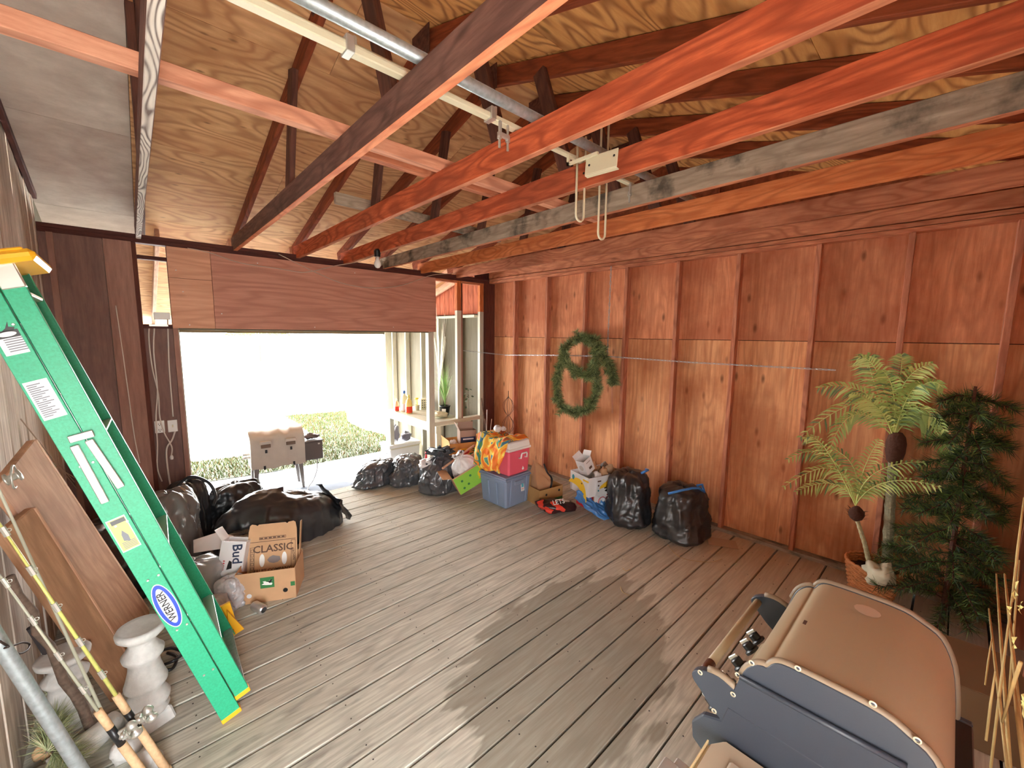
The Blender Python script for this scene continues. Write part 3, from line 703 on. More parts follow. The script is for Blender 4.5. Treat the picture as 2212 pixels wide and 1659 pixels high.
CORD = flat('cable', S(196, 176, 160), .5); WCORD = flat('white cable', S(226, 216, 206), .5); RCORD = flat('brown cable', S(150, 100, 80), .5)
fy = 5.165
def fp(x, y, d=fy): return at(x, y, 1, d)
cord('cord', [Vector((c.x-.06, c.y, 2.84)), fp(770, 566, 4.95), fp(720, 575), fp(660, 588), fp(600, 580), fp(520, 568), fp(450, 545), fp(405, 536)], .0045, CORD, 'brown cord strung from the light bulb across the header')
cord('cord', [fp(602, 549), fp(640, 568), fp(690, 592), fp(740, 612), fp(800, 622), fp(860, 618), fp(905, 604), fp(935, 594), fp(985, 590, 5.1)], .0045, CORD, 'thin cord hanging in a loose bow across the right of the header')
# cables and outlets left of the doorway
yy = 5.215
cord('cable', [fp(328, 700, yy), fp(322, 712, yy), fp(323, 750, yy), fp(330, 800, yy), fp(342, 852, yy), fp(345, 900, yy), fp(355, 935, yy), fp(371, 965, yy), fp(370, 985, yy)], .006, WCORD, 'white cable with a plug dangling in front of the socket', 'cable')
cord('cable', [fp(334, 700, yy), fp(332, 760, yy), fp(340, 840, yy), fp(337, 900, yy), fp(340, 960, yy), fp(340, 1010, yy), fp(350, 1040, yy)], .006, WCORD, 'white cable running down the left of the wall socket', 'cable')
cord('cable', [fp(362, 690, yy), fp(364, 750, yy), fp(366, 800, yy), fp(374, 900, yy)], .006, WCORD, 'white cable feeding the light switch from above', 'cable')
cord('cable', [fp(378, 932, yy), fp(372, 950, yy), fp(360, 970, yy), fp(362, 1010, yy), fp(370, 1060, yy)], .008, WCORD, 'thicker white cable below the light switch', 'cable')
cord('cable', [fp(250, 660, 5.15), fp(262, 740, 5.15), fp(276, 840, 5.15), fp(290, 940, 5.15), fp(302, 1000, 5.15)], .004, WCORD, 'thin pale cable along the edge of the brown wall panel', 'cable')
for nm, px, lab in (('wall_socket', (345, 922), 'white double socket with a cable across it'), ('light_switch', (373, 920), 'white single light switch nearest the doorway')):
    p = fp(*px, 5.22); e = empty(nm, T(p), lab, nm.split('_')[1])
    G().box((0, 0, 0), (.075, .008, .12)).build('cover', WHT, e, T(p), bevel=.003)
    if nm == 'wall_socket':
        for dz in (-.028, .028): G().box((-.008, 0, 0), (.004, .003, .014)).box((.008, 0, 0), (.004, .003, .014)).lathe([(.004, -.001), (.004, .003)], 8, T(0, 0, -.014) @ RX(90)).build('slot', BLKP, e, T(p.x, p.y-.005, p.z+dz))
    else: G().box((0, 0, 0), (.01, .014, .024)).build('toggle', CREAM, e, T(p.x, p.y-.006, p.z))
p = fp(371, 988, 5.21); o = G().lathe([(.012, 0), (.016, .02), (.01, .04)], 10, T(p.x, p.y, p.z-.02)).build('plug', WHT); tag(o, 'white plug on the end of the dangling cable', 'plug')
# white bracketed box seen in the gap
o = G().box((0, 0, 0), (.12, .05, .07)).build('small_box', WHT, None, T(fp(350, 683, 5.24)), bevel=.004); tag(o, 'small white box on the ledge of the gap left of the header', 'box')
o = G().box((0, 0, 0), (.14, .03, .02)).build('bracket', ALU, None, T(fp(343, 703, 5.19)), bevel=.002); tag(o, 'pale metal bracket the white cables hang from', 'bracket')

# ================================================================== chains and wreath on the right wall
def chain(name, pts, lab, pitch=.042):
    P = [Vector(p) for p in pts]; g = G(); i = 0
    for a, b_ in zip(P, P[1:]):
        n_ = max(1, int((b_-a).length/pitch)); d_ = (b_-a).normalized(); u = d_.orthogonal().normalized(); v_ = d_.cross(u)
        for k_ in range(n_):
            c_ = a+(b_-a)*((k_+.5)/n_); s_ = u if i % 2 else v_; i += 1
            g.tube([c_+d_*math.cos(q)*.026+s_*math.sin(q)*.008 for q in [6.2832*j/8 for j in range(8)]], .0026, 4, closed=True)
    e = empty(name, T(P[0]), lab, 'chain'); g.build('links', GALV, e, kind='stuff'); return e
def wp_(y, z, off=-.03): return Vector((4.28+(5.2-y)*.035+off, y, z))
chain('chain', [(3.76, 5.19, 1.785), wp_(4.80, 1.72, -.01), wp_(3.9, 1.755), wp_(2.97, 1.78), wp_(1.9, 1.76), wp_(.70, 1.76)], 'steel chain strung level across the wall studs')
c0 = at(1310, 545, 0, 4.33); chain('chain', [wp_(2.93, 2.86, -.05), wp_(2.95, 1.80, -.03)], 'steel chain hanging straight down to the level chain by the wreath')
NEED = [flat('needle light', S(170, 180, 120), .7), flat('needle mid', S(124, 140, 88), .7), flat('needle dark', S(74, 90, 62), .7)]
def garland(name, pts, R_, n_, parent, mats, seed, L_=.055, back=.5, wd=.0022, fwd=.9):
    rr = random.Random(seed); P = [Vector(p) for p in pts]; seg = [(b_-a).length for a, b_ in zip(P, P[1:])]; tot = sum(seg); g = G()
    for _ in range(n_):
        s_ = rr.random()*tot; i = 0
        while s_ > seg[i] and i < len(seg)-1: s_ -= seg[i]; i += 1
        a, b_ = P[i], P[i+1]; d_ = (b_-a).normalized(); c_ = a+d_*s_
        u = d_.orthogonal().normalized(); q = rr.uniform(0, 6.283); rad = (u*math.cos(q)+d_.cross(u)*math.sin(q))
        dirn = (rad+d_*rr.uniform(.2, fwd)).normalized(); st_ = c_+rad*rr.random()*R_*.35
        tip = st_+dirn*L_*rr.uniform(.6, 1.2); sd = dirn.cross(Vector((rr.uniform(-1, 1), rr.uniform(-1, 1), rr.uniform(-1, 1)))).normalized()*wd
        g.mi = rr.choice((0, 1, 1, 2)); g.add([st_-sd, st_+sd, tip], [(0, 1, 2)])
    return g.build(name, mats, parent, kind='stuff')
def wl_path(px, off=.0):
    return [at(x, y, 0, 4.33+off) for x, y in px]
def wreath(px, lab, seed, n_, off, R_=.05):
    P = wl_path(px, off); e = empty('wreath', T(P[0]), lab, 'wreath', 'fir garlands hung on the right wall')
    G().tube(P, .006, 5).build('wire_frame', WIRE, e); garland('needles', P, R_, int(n_*1.2), e, NEED, seed, .085, wd=.0032)
    jj = random.Random(seed)
    for k_ in range(len(P)-1):
        for q_ in (.2, .6):
            c_ = P[k_].lerp(P[k_+1], q_); d_ = Vector((-.05, jj.uniform(-.11, .11), jj.uniform(-.10, .09))); garland('sprig', [c_, c_+d_], .02, 170, e, NEED, k_*7+seed, .075, wd=.003)
wreath([(1222, 765), (1208, 800), (1202, 840), (1212, 878), (1240, 892), (1272, 885), (1288, 850), (1290, 815), (1278, 785)], 'largest fir garland loop, hanging lowest on the wall', 1, 5200, -.05)
wreath([(1245, 800), (1225, 785), (1215, 758), (1238, 735), (1268, 727), (1292, 735), (1290, 765), (1280, 800), (1262, 812), (1240, 800)], 'upper fir garland loop tangled over the big one', 2, 4200, -.09)
wreath([(1262, 735), (1285, 745), (1305, 770), (1322, 795), (1328, 830)], 'loose end of fir garland drooping right of the loops', 3, 2200, -.04)
# thin batten hanging below the garland tail
o = beam('batten', at(1322, 835, 0, 4.34), at(1323, 893, 0, 4.34), .02, .012, W['brace'], None, up=(1, 0, 0)); tag(o, 'thin wooden batten hanging under the drooping garland end', 'stick')

# wire topiary frame in the far corner
c = Vector((4.10, 4.52, 0)); e = empty('topiary_frame', T(c), 'three-lobed dark wire plant frame standing behind the red cool box', 'plant frame')
for k_ in range(6):
    a = k_*math.pi/3; pts = []
    for i in range(37):
        t_ = i/36; z = .30+t_*.82; r_ = .012+abs(math.sin(math.pi*3*t_**.9))*(.10-.035*t_); 
        if t_ > .93: r_ *= (1-t_)/.07
        pts.append(c+Vector((math.cos(a)*r_, math.sin(a)*r_, z)))
    G().tube(pts, .003, 4).build('wire', WIRE, e, smooth=True)
G().tube([c, c+Vector((0, 0, .32))], .006, 6).build('stake', WIRE, e)
G().tube([c+Vector((0, 0, 1.12)), c+Vector((0, 0, 1.2))], .005, 6).build('finial', WIRE, e)
rods = [((1040, 860), (1054, 975), 'brown'), ((1052, 885), (1050, 985), 'w'), ((1062, 905), (1052, 1000), 'w'), ((1047, 905), (1057, 1000), 'w')]
for i, (a, b_, kk) in enumerate(rods):
    pa = at(*a, 1, 5.10); pb = at(*b_, 1, 4.98); d_ = (pb-pa).normalized(); pb = pa+d_*((pa.z-.01)/-d_.z) if d_.z < 0 else pb
    o = G().tube([pa, pb], .011 if kk == 'brown' else .007, 7).build('pole', BARK if kk == 'brown' else WHT)
    tag(o, ['bare brown branch leaning in the far corner', 'white rod leaning in the far corner, nearest the window', 'white rod leaning right, in the far corner', 'short white rod crossing the others in the far corner'][i], 'pole')
# ================================================================== tote, cool box, towel
# storage tote
TW, TD, TH = .44, .48, .385          # x, y, z
tb = T(3.03+TW/2, 3.41+TD/2-.02, 0) @ RZ(2)
BLUEG = flat('slate plastic', S(128, 146, 172), .5, bump=.05, bs=90)
e = empty('storage_tote', tb, 'slate blue plastic storage tote under the red cool box', 'tote')
g = G(); w0, d0, w1, d1 = TW/2*.86, TD/2*.88, TW/2*.98, TD/2*.98; h = TH-.035
g.hexa([(-w0, -d0, 0), (w0, -d0, 0), (w0, d0, 0), (-w0, d0, 0)], [(-w1, -d1, h), (w1, -d1, h), (w1, d1, h), (-w1, d1, h)])
g.build('body', BLUEG, e, tb, bevel=.02)
for y in (-.07, .07): G().hexa([(-w0-.012, y-.012, .03), (-w0+.01, y-.012, .03), (-w0+.01, y+.012, .03), (-w0-.012, y+.012, .03)], [(-w1-.012, y-.012, h-.05), (-w1+.01, y-.012, h-.05), (-w1+.01, y+.012, h-.05), (-w1-.012, y+.012, h-.05)]).build('rib', BLUEG, e, tb, bevel=.004)
for x in (-.12, .14): G().hexa([(x-.012, -d0-.010, .02), (x+.012, -d0-.010, .02), (x+.012, -d0+.01, .02), (x-.012, -d0+.01, .02)], [(x-.012, -d1-.010, h), (x+.012, -d1-.010, h), (x+.012, -d1+.01, h), (x-.012, -d1+.01, h)]).build('rib', BLUEG, e, tb, bevel=.004)
G().box((0, 0, TH-.03), (TW, TD, .022)).build('rim', BLUEG, e, tb, bevel=.008)
G().box((0, 0, TH-.010), (TW-.02, TD-.02, .02)).build('lid', BLUEG, e, tb, bevel=.008)
G().box((0, -TD/2-.004, TH-.085), (.16, .02, .05)).build('handle', BLUEG, e, tb, bevel=.008)
Ms = tb @ T(.07, -d1*.975+.004, .22) @ RX(90-6)
decal('label_sticker', rect(.055, .10), WHT, e, Ms @ T(0, 0, .006)); decal('label_print', rect(.038, .045, 0, .018), flat('teal ink', S(90, 180, 200), .5), e, Ms @ T(0, 0, .0072))
decal('label_print', rect(.036, .006, 0, -.02), flat('red ink', S(200, 70, 70), .5), e, Ms @ T(0, 0, .0072)); text('label_text', 'G 3', .02, INK, e, Ms @ T(0, -.037, .0072))
# red cool box
CW, CDp, CH = .37, .46, .40
cb = T(3.03+TW/2+.02, 3.41+TD/2-.02, TH+.001) @ RZ(2)
PINK = flat('faded red plastic', S(232, 96, 116), .45, bump=.08, bs=150)
e = empty('cool_box', cb, 'faded red cool box with a white lid standing on the slate tote', 'cooler')
g = G(); w0, d0, w1, d1 = CW/2*.9, CDp/2*.92, CW/2, CDp/2; h = .30
g.hexa([(-w0, -d0, 0), (w0, -d0, 0), (w0, d0, 0), (-w0, d0, 0)], [(-w1, -d1, h), (w1, -d1, h), (w1, d1, h), (-w1, d1, h)]); g.build('body', PINK, e, cb, bevel=.018)
G().box((0, 0, h+.012), (CW+.012, CDp+.012, .03)).build('collar', WHT, e, cb, bevel=.008)
G().hexa([(-w1, -d1, h+.027), (w1, -d1, h+.027), (w1, d1, h+.027), (-w1, d1, h+.027)], [(-w1*.93, -d1*.94, h+.105), (w1*.93, -d1*.94, h+.105), (w1*.93, d1*.94, h+.105), (-w1*.93, d1*.94, h+.105)]).build('lid', WHT, e, cb, bevel=.012)
yq = -d1-.012
G().tube([(-.01, yq+.02, .20), (-.01, yq-.015, .205), (-.005, yq-.02, .25), (.0, yq-.02, .262), (.08, yq-.02, .262), (.088, yq-.02, .25), (.09, yq-.015, .205), (.09, yq+.02, .20)], .009, 8).build('handle', WHT, e, cb, smooth=True)
decal('mark', [(0, .03), (.012, .012), (.018, -.006), (.006, -.016), (-.012, -.014), (-.018, 0), (-.008, .008)], WHT, e, cb @ T(.06, -d0-.011, .06) @ RX(90-4))
# beach towel draped over the lid's left side
m, t, bb = nodes('towel'); tc = t.nodes.new('ShaderNodeTexCoord'); mp = t.nodes.new('ShaderNodeMapping'); mp.inputs['Rotation'].default_value = (0, .2, .7); mp.inputs['Scale'].default_value = (3, 3, 2)
n = t.nodes.new('ShaderNodeTexNoise'); n.inputs['Scale'].default_value = 1.6; n.inputs['Distortion'].default_value = 1.6; n.inputs['Detail'].default_value = 1
r = t.nodes.new('ShaderNodeValToRGB'); r.color_ramp.interpolation = 'CONSTANT'; cols = [(0, S(232, 120, 40)), (.40, S(240, 170, 60)), (.46, S(236, 210, 100)), (.51, S(70, 120, 150)), (.55, S(90, 150, 90)), (.59, S(240, 140, 50)), (.66, S(180, 90, 60))]
while len(r.color_ramp.elements) < len(cols): r.color_ramp.elements.new(.5)
for el, (p_, c_) in zip(r.color_ramp.elements, cols): el.position = p_; el.color = c_
t.links.new(tc.outputs['Object'], mp.inputs[0]); t.links.new(mp.outputs[0], n.inputs[0]); t.links.new(n.outputs[0], r.inputs[0]); t.links.new(r.outputs[0], bb.inputs['Base Color']); bb.inputs['Roughness'].default_value = .95
TOWEL = m
def drape(name, M, nu, nv, fn, mat, label, cat, th=.004, **k):
    vs = [fn(i/nu, j/nv) for i in range(nu+1) for j in range(nv+1)]
    fs = [(i*(nv+1)+j, (i+1)*(nv+1)+j, (i+1)*(nv+1)+j+1, i*(nv+1)+j+1) for i in range(nu) for j in range(nv)]
    g = G(); g.add(vs, fs); o = g.build(name, mat, None, M, smooth=True); s_ = o.modifiers.new('th', 'SOLIDIFY'); s_.thickness = th; s_.offset = 1
    return tag(o, label, cat)
def fn(u, v):   # u across the lid from right to left and down the left side, v along y
    s_ = u*.62; y = -.27+v*.56
    if s_ < .30: x, z = .10-s_, .412
    else: q = s_-.30; x, z = -.205-.05*min(1, q*6)-.03*q, .412-q*1.0-.04
    f_ = nz((u*4, v*5, 2)); f2 = nz((u*11, v*12, 5))
    if s_ < .30: z += .02+.03*abs(f_)+.012*f2
    else: x -= .03*abs(f_)+.012*f2+.01; y += .04*f_
    if v < .1: z -= .0
    return (x, y*(1-.15*u)+(.05*u), z+.02*math.sin(v*9))
drape('beach_towel', cb, 44, 40, fn, TOWEL, 'orange, yellow and blue beach towel draped over the cool box lid', 'towel')
# crumpled paper on top / behind
for i, (px, s_) in enumerate((((1083, 940), .10), ((1103, 942), .07))):
    o = crumple('tissue', T(3.27+.10*i, 3.80, TH+CH+.03), s_, s_*.8, s_*1.1, 20+i, LINERW, None, .5)
    tag(o, ['larger crumple of white paper behind the towel', 'smaller crumple of white paper on the right behind the towel'][i], 'paper')

# ================================================================== brown bag and boxes against the right wall
e = carton('cardboard_box', T(3.62, 3.30, 0) @ RZ(-8), .36, .24, .20, CARDD, 'low open cardboard box with a round hole, between tote and snack bag', flaps=(('y+', 10, .12),))
BX = T(3.62, 3.30, 0) @ RZ(-8)
decal('hole', oval(.03, .03), BLKP, e, BX @ FR(.36, .24, -.08, .13)); decal('hole', oval(.03, .03), BLKP, e, BX @ FR(.36, .24, .12, .15)); decal('green_band', rect(.35, .03), GINK, e, BX @ FR(.36, .24, 0, .05))
PAPER = flat('kraft paper', S(186, 142, 104), .85, bump=.4, bs=14)
g = G(); P0 = [(-.13, -.07), (.13, -.07), (.15, .07), (-.13, .08)]
g.hexa([(x, y, 0) for x, y in P0], [(x*1.0-.03, y*.5, .42+(.03 if x < 0 else -.12)) for x, y in P0])
e = empty('paper_bag', T(3.66, 3.36, .15), 'crumpled brown kraft paper bag standing in the low open box', 'bag')
M_ = T(3.62, 3.34, .03) @ RZ(-12); vs = []
for i in range(19):
    z = i/18
    for j in range(28):
        a = j/28*4; s_ = int(a); t_ = a-s_; cx_ = [(-.13, -.08), (.13, -.08), (.13, .08), (-.13, .08)]; x, y = [cx_[s_][k_]+(cx_[(s_+1) % 4][k_]-cx_[s_][k_])*t_ for k_ in (0, 1)]
        sq_ = 1-.75*z**2.2; n0 = nz((x*14, y*14+3, z*5)); vs.append((x*(1-.25*z)-.05*z+.018*n0, y*sq_+.02*nz((x*12, 2, z*6)), z*(.50-.16*(x+.13)/.26)+.012*n0))
g = G(); g.add(vs, [(i*28+j, i*28+(j+1) % 28, (i+1)*28+(j+1) % 28, (i+1)*28+j) for i in range(18) for j in range(28)]); g.build('body', PAPER, e, M_, smooth=True, auto=35)
o = cord('strap', [at(1175, 1002, 1, 3.3), at(1182, 1020, 1, 3.25), at(1192, 1035, 1, 3.25), at(1188, 1060, 1, 3.25)], .012, BLKP, 'black strap lying over the right of the paper bag', 'strap')

# snack bag (black, red and white print) and blue plastic bag
SN, t, bb = nodes('snack print'); tc = t.nodes.new('ShaderNodeTexCoord'); v = t.nodes.new('ShaderNodeTexVoronoi'); v.inputs['Scale'].default_value = 14
r = t.nodes.new('ShaderNodeValToRGB'); r.color_ramp.interpolation = 'CONSTANT'; cols = [(0, S(40, 26, 28)), (.35, S(64, 30, 32)), (.55, S(222, 70, 54)), (.72, S(232, 226, 220)), (.82, S(50, 30, 32))]
while len(r.color_ramp.elements) < len(cols): r.color_ramp.elements.new(.5)
for el, (p_, c_) in zip(r.color_ramp.elements, cols): el.position = p_; el.color = c_
sp_ = t.nodes.new('ShaderNodeSeparateColor'); t.links.new(tc.outputs['Object'], v.inputs['Vector']); t.links.new(v.outputs['Color'], sp_.inputs[0]); t.links.new(sp_.outputs[0], r.inputs[0]); t.links.new(r.outputs[0], bb.inputs['Base Color']); bb.inputs['Roughness'].default_value = .3
c = Vector((3.46, 2.98, 0)); e = empty('snack_bag', T(c), 'crumpled black and red plastic bag printed with white letters, on the floor', 'bag')
crumple('body', T(c) @ RZ(-42), .46, .24, .16, 41, SN, e, .35, 30, 14)
text('print', 'LETS', .075, WHT, e, T(3.40, 2.89, .17) @ RZ(-18) @ RX(50))
c = Vector((3.72, 2.84, 0)); o = drape('blue_bag', T(c), 26, 20, lambda u, v: ((u-.5)*.34*(1-.3*v)+.10*v-.02*nz((u*6, v*6, 1)), -.02-.34*v-.05*abs(nz((u*5, v*3, 4)))*2, max(.006, .27*(1-v)**1.3*(1-.4*abs(u-.5))+.05*nz((u*7, v*5, 9))*(1-v)+.012*abs(math.sin(u*17)))), BLUEP, 'crumpled sheet of blue plastic slumped between snack bag and fruit boxes', 'bag', .003)

# cola box with the banana box on top
RED = flat('red print', S(196, 34, 44), .5)
cx = T(3.98, 2.79, 0) @ RZ(-14)
e = carton('drinks_box', cx, .36, .32, .215, CARD, 'white and red drinks carton under the banana box', openb=False)
decal('panel', rect(.352, .21), LINERW, e, cx @ FR(.36, .32, 0, .107)); decal('panel', rect(.16, .19), RED, e, cx @ FR(.36, .32, .09, .105, .0045))
decal('panel', rect(.31, .205), RED, e, cx @ LF(.36, .32, 0, .107)); 
for q, (ox, oz, r0) in enumerate(((-.06, .11, .06), (.02, .10, .07))):
    G().tube([(ox+r0*math.cos(a)*(1 if a < 5 else .7), -.16-.006, oz+r0*1.1*math.sin(a)) for a in [.6+i*.36 for i in range(16)]], .005, 5).build('script', RED if q == 0 else LINERW, e, cx)
bxM = T(3.93, 2.77, .22) @ RZ(-14)
e = carton('banana_box', bxM, .50, .34, .225, LINERW, 'white banana box with yellow bananas printed on it, full of rubbish', flaps=())
YB_ = flat('banana yellow', S(244, 200, 50), .5); TEAL = flat('teal ink2', S(60, 140, 150), .5)
for Mx, sc_ in ((bxM @ FR(.50, .34, .12, .11), 1), (bxM @ LF(.50, .34, -.02, .11), 1)):
    decal('banana_print', banana(.36, .11, .30), YB_, e, Mx @ RZ(-26)); 
    decal('ink', oval(.02, .02), INK, e, Mx @ T(.03, .02, .001))
decal('ink', oval(.045, .06), TEAL, e, bxM @ LF(.50, .34, .11, .16)); decal('ink', oval(.022, .022), INK, e, bxM @ FR(.50, .34, -.11, .12)); decal('ink', oval(.022, .022), TEAL, e, bxM @ FR(.50, .34, -.11, .06)); decal('ink', rect(.05, .02), INK, e, bxM @ FR(.50, .34, .0, .08)); decal('ink', rect(.05, .016), INK, e, bxM @ FR(.50, .34, -.10, .17))
decal('handle_hole', oval(.09, .03), BLKP, e, bxM @ FR(.50, .34, .03, .045)); decal('yellow_bar', rect(.10, .02), YB_, e, bxM @ LF(.50, .34, -.12, .18))
jr = random.Random(8)
junk = [LINERW, CARD, flat('tan scrap', S(176, 150, 120), .7), flat('grey scrap', S(130, 122, 114), .7)]
labs = ['large white', 'brown', 'tan', 'grey', 'small white', 'small brown', 'dull tan', 'dark grey', 'flat white']
for i in range(8):
    o = crumple('scrap', bxM @ T(-.06+.28*(i % 4)/3-.04*(i//4), -.09+.16*(i//4), .14+.03*(i % 3)), .13, .10, .12, 60+i, junk[i % 4], None, .5, 14, 8)
    tag(o, labs[i]+' packaging scrap, '+['front left of', 'front middle of', 'front middle right of', 'front right of', 'back left of', 'back middle of', 'back middle right of', 'back right of'][i]+' the banana box heap', 'rubbish', 'packaging scraps in the banana box')
sm = bxM @ T(-.12, .02, .235) @ RY(-24) @ RZ(12)
e = carton('small_carton', sm, .14, .12, .18, LINERW, 'small white carton tipped on top of the banana box', flaps=(('x+', 50, .06), ('y+', 30, .06)))
decal('print', oval(.06, .07), flat('grey ink', S(190, 184, 178), .6), e, sm @ LF(.14, .12, 0, .09)); decal('print', rect(.05, .03), INK, e, sm @ FR(.14, .12, .01, .06)); decal('print', rect(.07, .012), flat('grey ink2', S(170, 164, 158), .6), e, sm @ FR(.14, .12, 0, .14))

# black refuse sacks by the right wall
def drawstring(e, M, pts): G().tube(pts, .013, 6).build('drawstring', flat('blue tie', S(60, 130, 210), .4), e, M, smooth=True)
c = T(3.93, 2.32, 0); e = empty('refuse_sack', c, 'tall black refuse sack with a blue drawstring, next to the banana box', 'trash bag')
sack('body', c @ RZ(30), .62, .48, .60, 3, BAG, e, neck=.97, folds=7, top=.1, wr=.09, sq=2.2, lean=(-.02, .02))
drawstring(e, c, [(-.02, -.14, .575), (.05, -.17, .60), (.10, -.15, .585), (.15, -.10, .57)])
c = T(4.03, 1.78, 0); e = empty('refuse_sack', c, 'black refuse sack with a bow of blue drawstring, nearest the palm', 'trash bag')
sack('body', c @ RZ(-20), .58, .54, .56, 6, BAG, e, neck=.97, folds=9, top=.1, wr=.08, sq=3.0)
drawstring(e, c, [(-.27, .02, .50), (-.20, -.08, .545), (-.10, -.14, .56), (-.02, -.17, .55), (.04, -.20, .50), (.08, -.16, .56), (.03, -.13, .55)])
o = G().box((0, 0, 0), (.26, .17, .004)).build('cardboard_scrap', flat('scrap card', S(186, 160, 136), .85), None, T(4.16, 1.41, .006) @ RZ(-62)); tag(o, 'flat scrap of pale cardboard on the floor by the last sack', 'cardboard')

# sacks by the doorway
c = T(2.30, 5.22, 0); e = empty('refuse_sack', c, 'grey sheened refuse sack at the doorway edge, leftmost of the three', 'trash bag'); sack('body', c @ RZ(15), .62, .42, .33, 11, BAGG, e, neck=.95, folds=6, top=.1, wr=.10, sq=2.0, lean=(.1, 0))
c = T(2.66, 4.97, 0); e = empty('refuse_sack', c, 'ridged black refuse sack in the middle of the doorway three', 'trash bag'); sack('body', c @ RZ(30), .56, .44, .38, 12, BAGG, e, neck=.9, folds=16, top=.2, wr=.13, sq=2.2, lean=(.08, .05))
c = T(2.84, 4.44, 0); e = empty('refuse_sack', c, 'fat tied refuse sack right of the doorway, ruffled top and white film', 'trash bag'); sack('body', c, .60, .50, .52, 13, BAGG, e, neck=.74, folds=13, top=.42, wr=.08, sq=2.3)
o = crumple('white_film', T(2.68, 4.50, .31), .24, .20, .13, 14, LINERW, None, .4); tag(o, 'white plastic film poking out beside the ruffled sack top', 'film')

# leaning green banana box with white bag, wood pole
gm = T(3.06, 4.04, .20) @ RZ(-20) @ RY(-26) @ RX(6)
e = carton('fruit_box', gm, .46, .30, .24, CARD, 'green printed banana box tilted against the fat sack', flaps=(('x-', 60, .12),))
decal('green_print', rect(.452, .235), flat('lime print', S(140, 200, 70), .6), e, gm @ FR(.42, .30, 0, .11)); decal('banana_print', banana(.17, .06, .3), YB_, e, gm @ FR(.42, .30, .10, .12, .0045) @ RZ(60)); decal('banana_print', banana(.17, .06, -.3), YB_, e, gm @ FR(.42, .30, .14, .12, .0045) @ RZ(70))
for x, z in ((-.14, .15), (-.08, .07), (-.02, .16), (-.15, .05)): decal('ink', oval(.03, .03), GINK, e, gm @ FR(.42, .30, x, z, .0045))
o = sack('white_bag', gm @ T(-.02, .0, .06), .32, .25, .34, 15, LINERW, None, neck=.85, top=.3); tag(o, 'knotted white plastic bag in the tilted green fruit box', 'bag')
o = G().tube([at(956, 1012, 1, 4.20), at(1024, 962, 1, 4.36)], .014, 8).build('broom_handle', W['pale_timber'], None); tag(o, 'pale wooden pole lying slantwise over sack and fruit boxes', 'pole')

# stack of fruit boxes at the window post
s0 = T(3.42, 4.72, 0) @ RZ(-10)
e = carton('fruit_box', s0, .52, .40, .28, LINERW, 'lower white fruit box with a yellow banana print by the window post', openb=False)
decal('banana_print', banana(.30, .12, .3), YB_, e, s0 @ FR(.52, .40, .10, .17)); decal('ink', oval(.03, .03), TEAL, e, s0 @ FR(.52, .40, -.18, .12)); decal('ink', oval(.03, .03), BLKP, e, s0 @ FR(.52, .40, -.18, .20))
s1 = T(3.42, 4.74, .285) @ RZ(-16)
e = carton('fruit_box', s1, .52, .38, .24, flat('orange cardboard', S(212, 154, 84), .8), 'orange brown fruit box with a red oval print, upper of the stack', flaps=(('x+', 65, .10), ('x-', 12, .05)))
decal('oval_print', oval(.15, .07), RED, e, s1 @ FR(.52, .38, -.05, .11)); decal('band_print', rect(.12, .03), YB_, e, s1 @ FR(.52, .38, -.07, .145, .0045)); decal('green_print', rect(.22, .05), GINK, e, s1 @ FR(.52, .38, .14, .06))
for i in range(3): decal('ink', banana(.16, .02, -.3), GINK, e, s1 @ FR(.52, .38, .14, .12+.03*i) @ RZ(25))
s2 = T(3.50, 4.76, .46) @ RZ(-20)
e = carton('small_carton', s2, .24, .16, .20, flat('grey brown card', S(176, 150, 132), .8), 'small open carton with a navy band, in the top of the fruit box', flaps=(('x-', 25, .12), ('y+', -10, .10)))
decal('navy_band', rect(.22, .09), flat('navy', S(40, 52, 90), .5), e, s2 @ FR(.24, .16, 0, .06)); decal('white_line', rect(.16, .02), LINERW, e, s2 @ FR(.24, .16, 0, .075, .0045))
o = crumple('scrap', T(3.24, 4.72, .40), .16, .14, .15, 70, LINERW, None, .5); tag(o, 'crumpled white paper at the left of the upper fruit box', 'paper')

# ================================================================== lean-to: bench and what is on it
e = empty('bench', T(3.7, 6.3, 0), 'white painted plank bench along the lean-to wall', 'bench')
for i, (xa, xb) in enumerate(((3.40, 3.60), (3.605, 3.82), (3.825, 4.05))): G().box((0, 0, 0), (1.75, xb-xa, .03)).build('plank', W['white_paint'], e, T((xa+xb)/2, 6.26, .615) @ RZ(90), bevel=.003)
beam('apron', (3.40, 5.40, .55), (3.40, 7.12, .55), .03, .12, W['white_paint'], e)
for y in (5.45, 7.05): beam('leg', (3.45, y, -.45), (3.45, y, .60), .08, .06, W['white_paint'], e, up=(0, 1, 0))
def bottle(x, y, s_, c_, cap, lab, liq=None):
    e = empty('bottle', T(x, y, .63), lab, 'bottle', None); q = s_
    G().lathe([(.045*q, 0), (.052*q, .01*q), (.052*q, .15*q), (.04*q, .20*q), (.016*q, .235*q), (.014*q, .26*q)], 16, T(x, y, .632)).build('body', flat('bottle body', c_, .3), e, smooth=True)
    if liq: G().lathe([(.053*q, .012*q), (.0535*q, .02*q), (.0535*q, .10*q), (.053*q, .11*q)], 16, T(x, y, .632)).build('label_band', flat('bottle band', liq, .3), e, smooth=True)
    G().lathe([(.018*q, .25*q), (.018*q, .28*q), (.008*q, .29*q)], 12, T(x, y, .632)).build('cap', flat('cap', cap, .4), e, smooth=True)
bottle(3.47, 6.86, .8, S(230, 190, 150), S(240, 240, 230), 'small bottle with a red base band, leftmost on the bench', S(220, 60, 40))
bottle(3.58, 6.78, 1.3, S(226, 226, 200), S(60, 110, 200), 'tall white bottle with a blue cap and blue spot, on the bench', S(210, 216, 230))
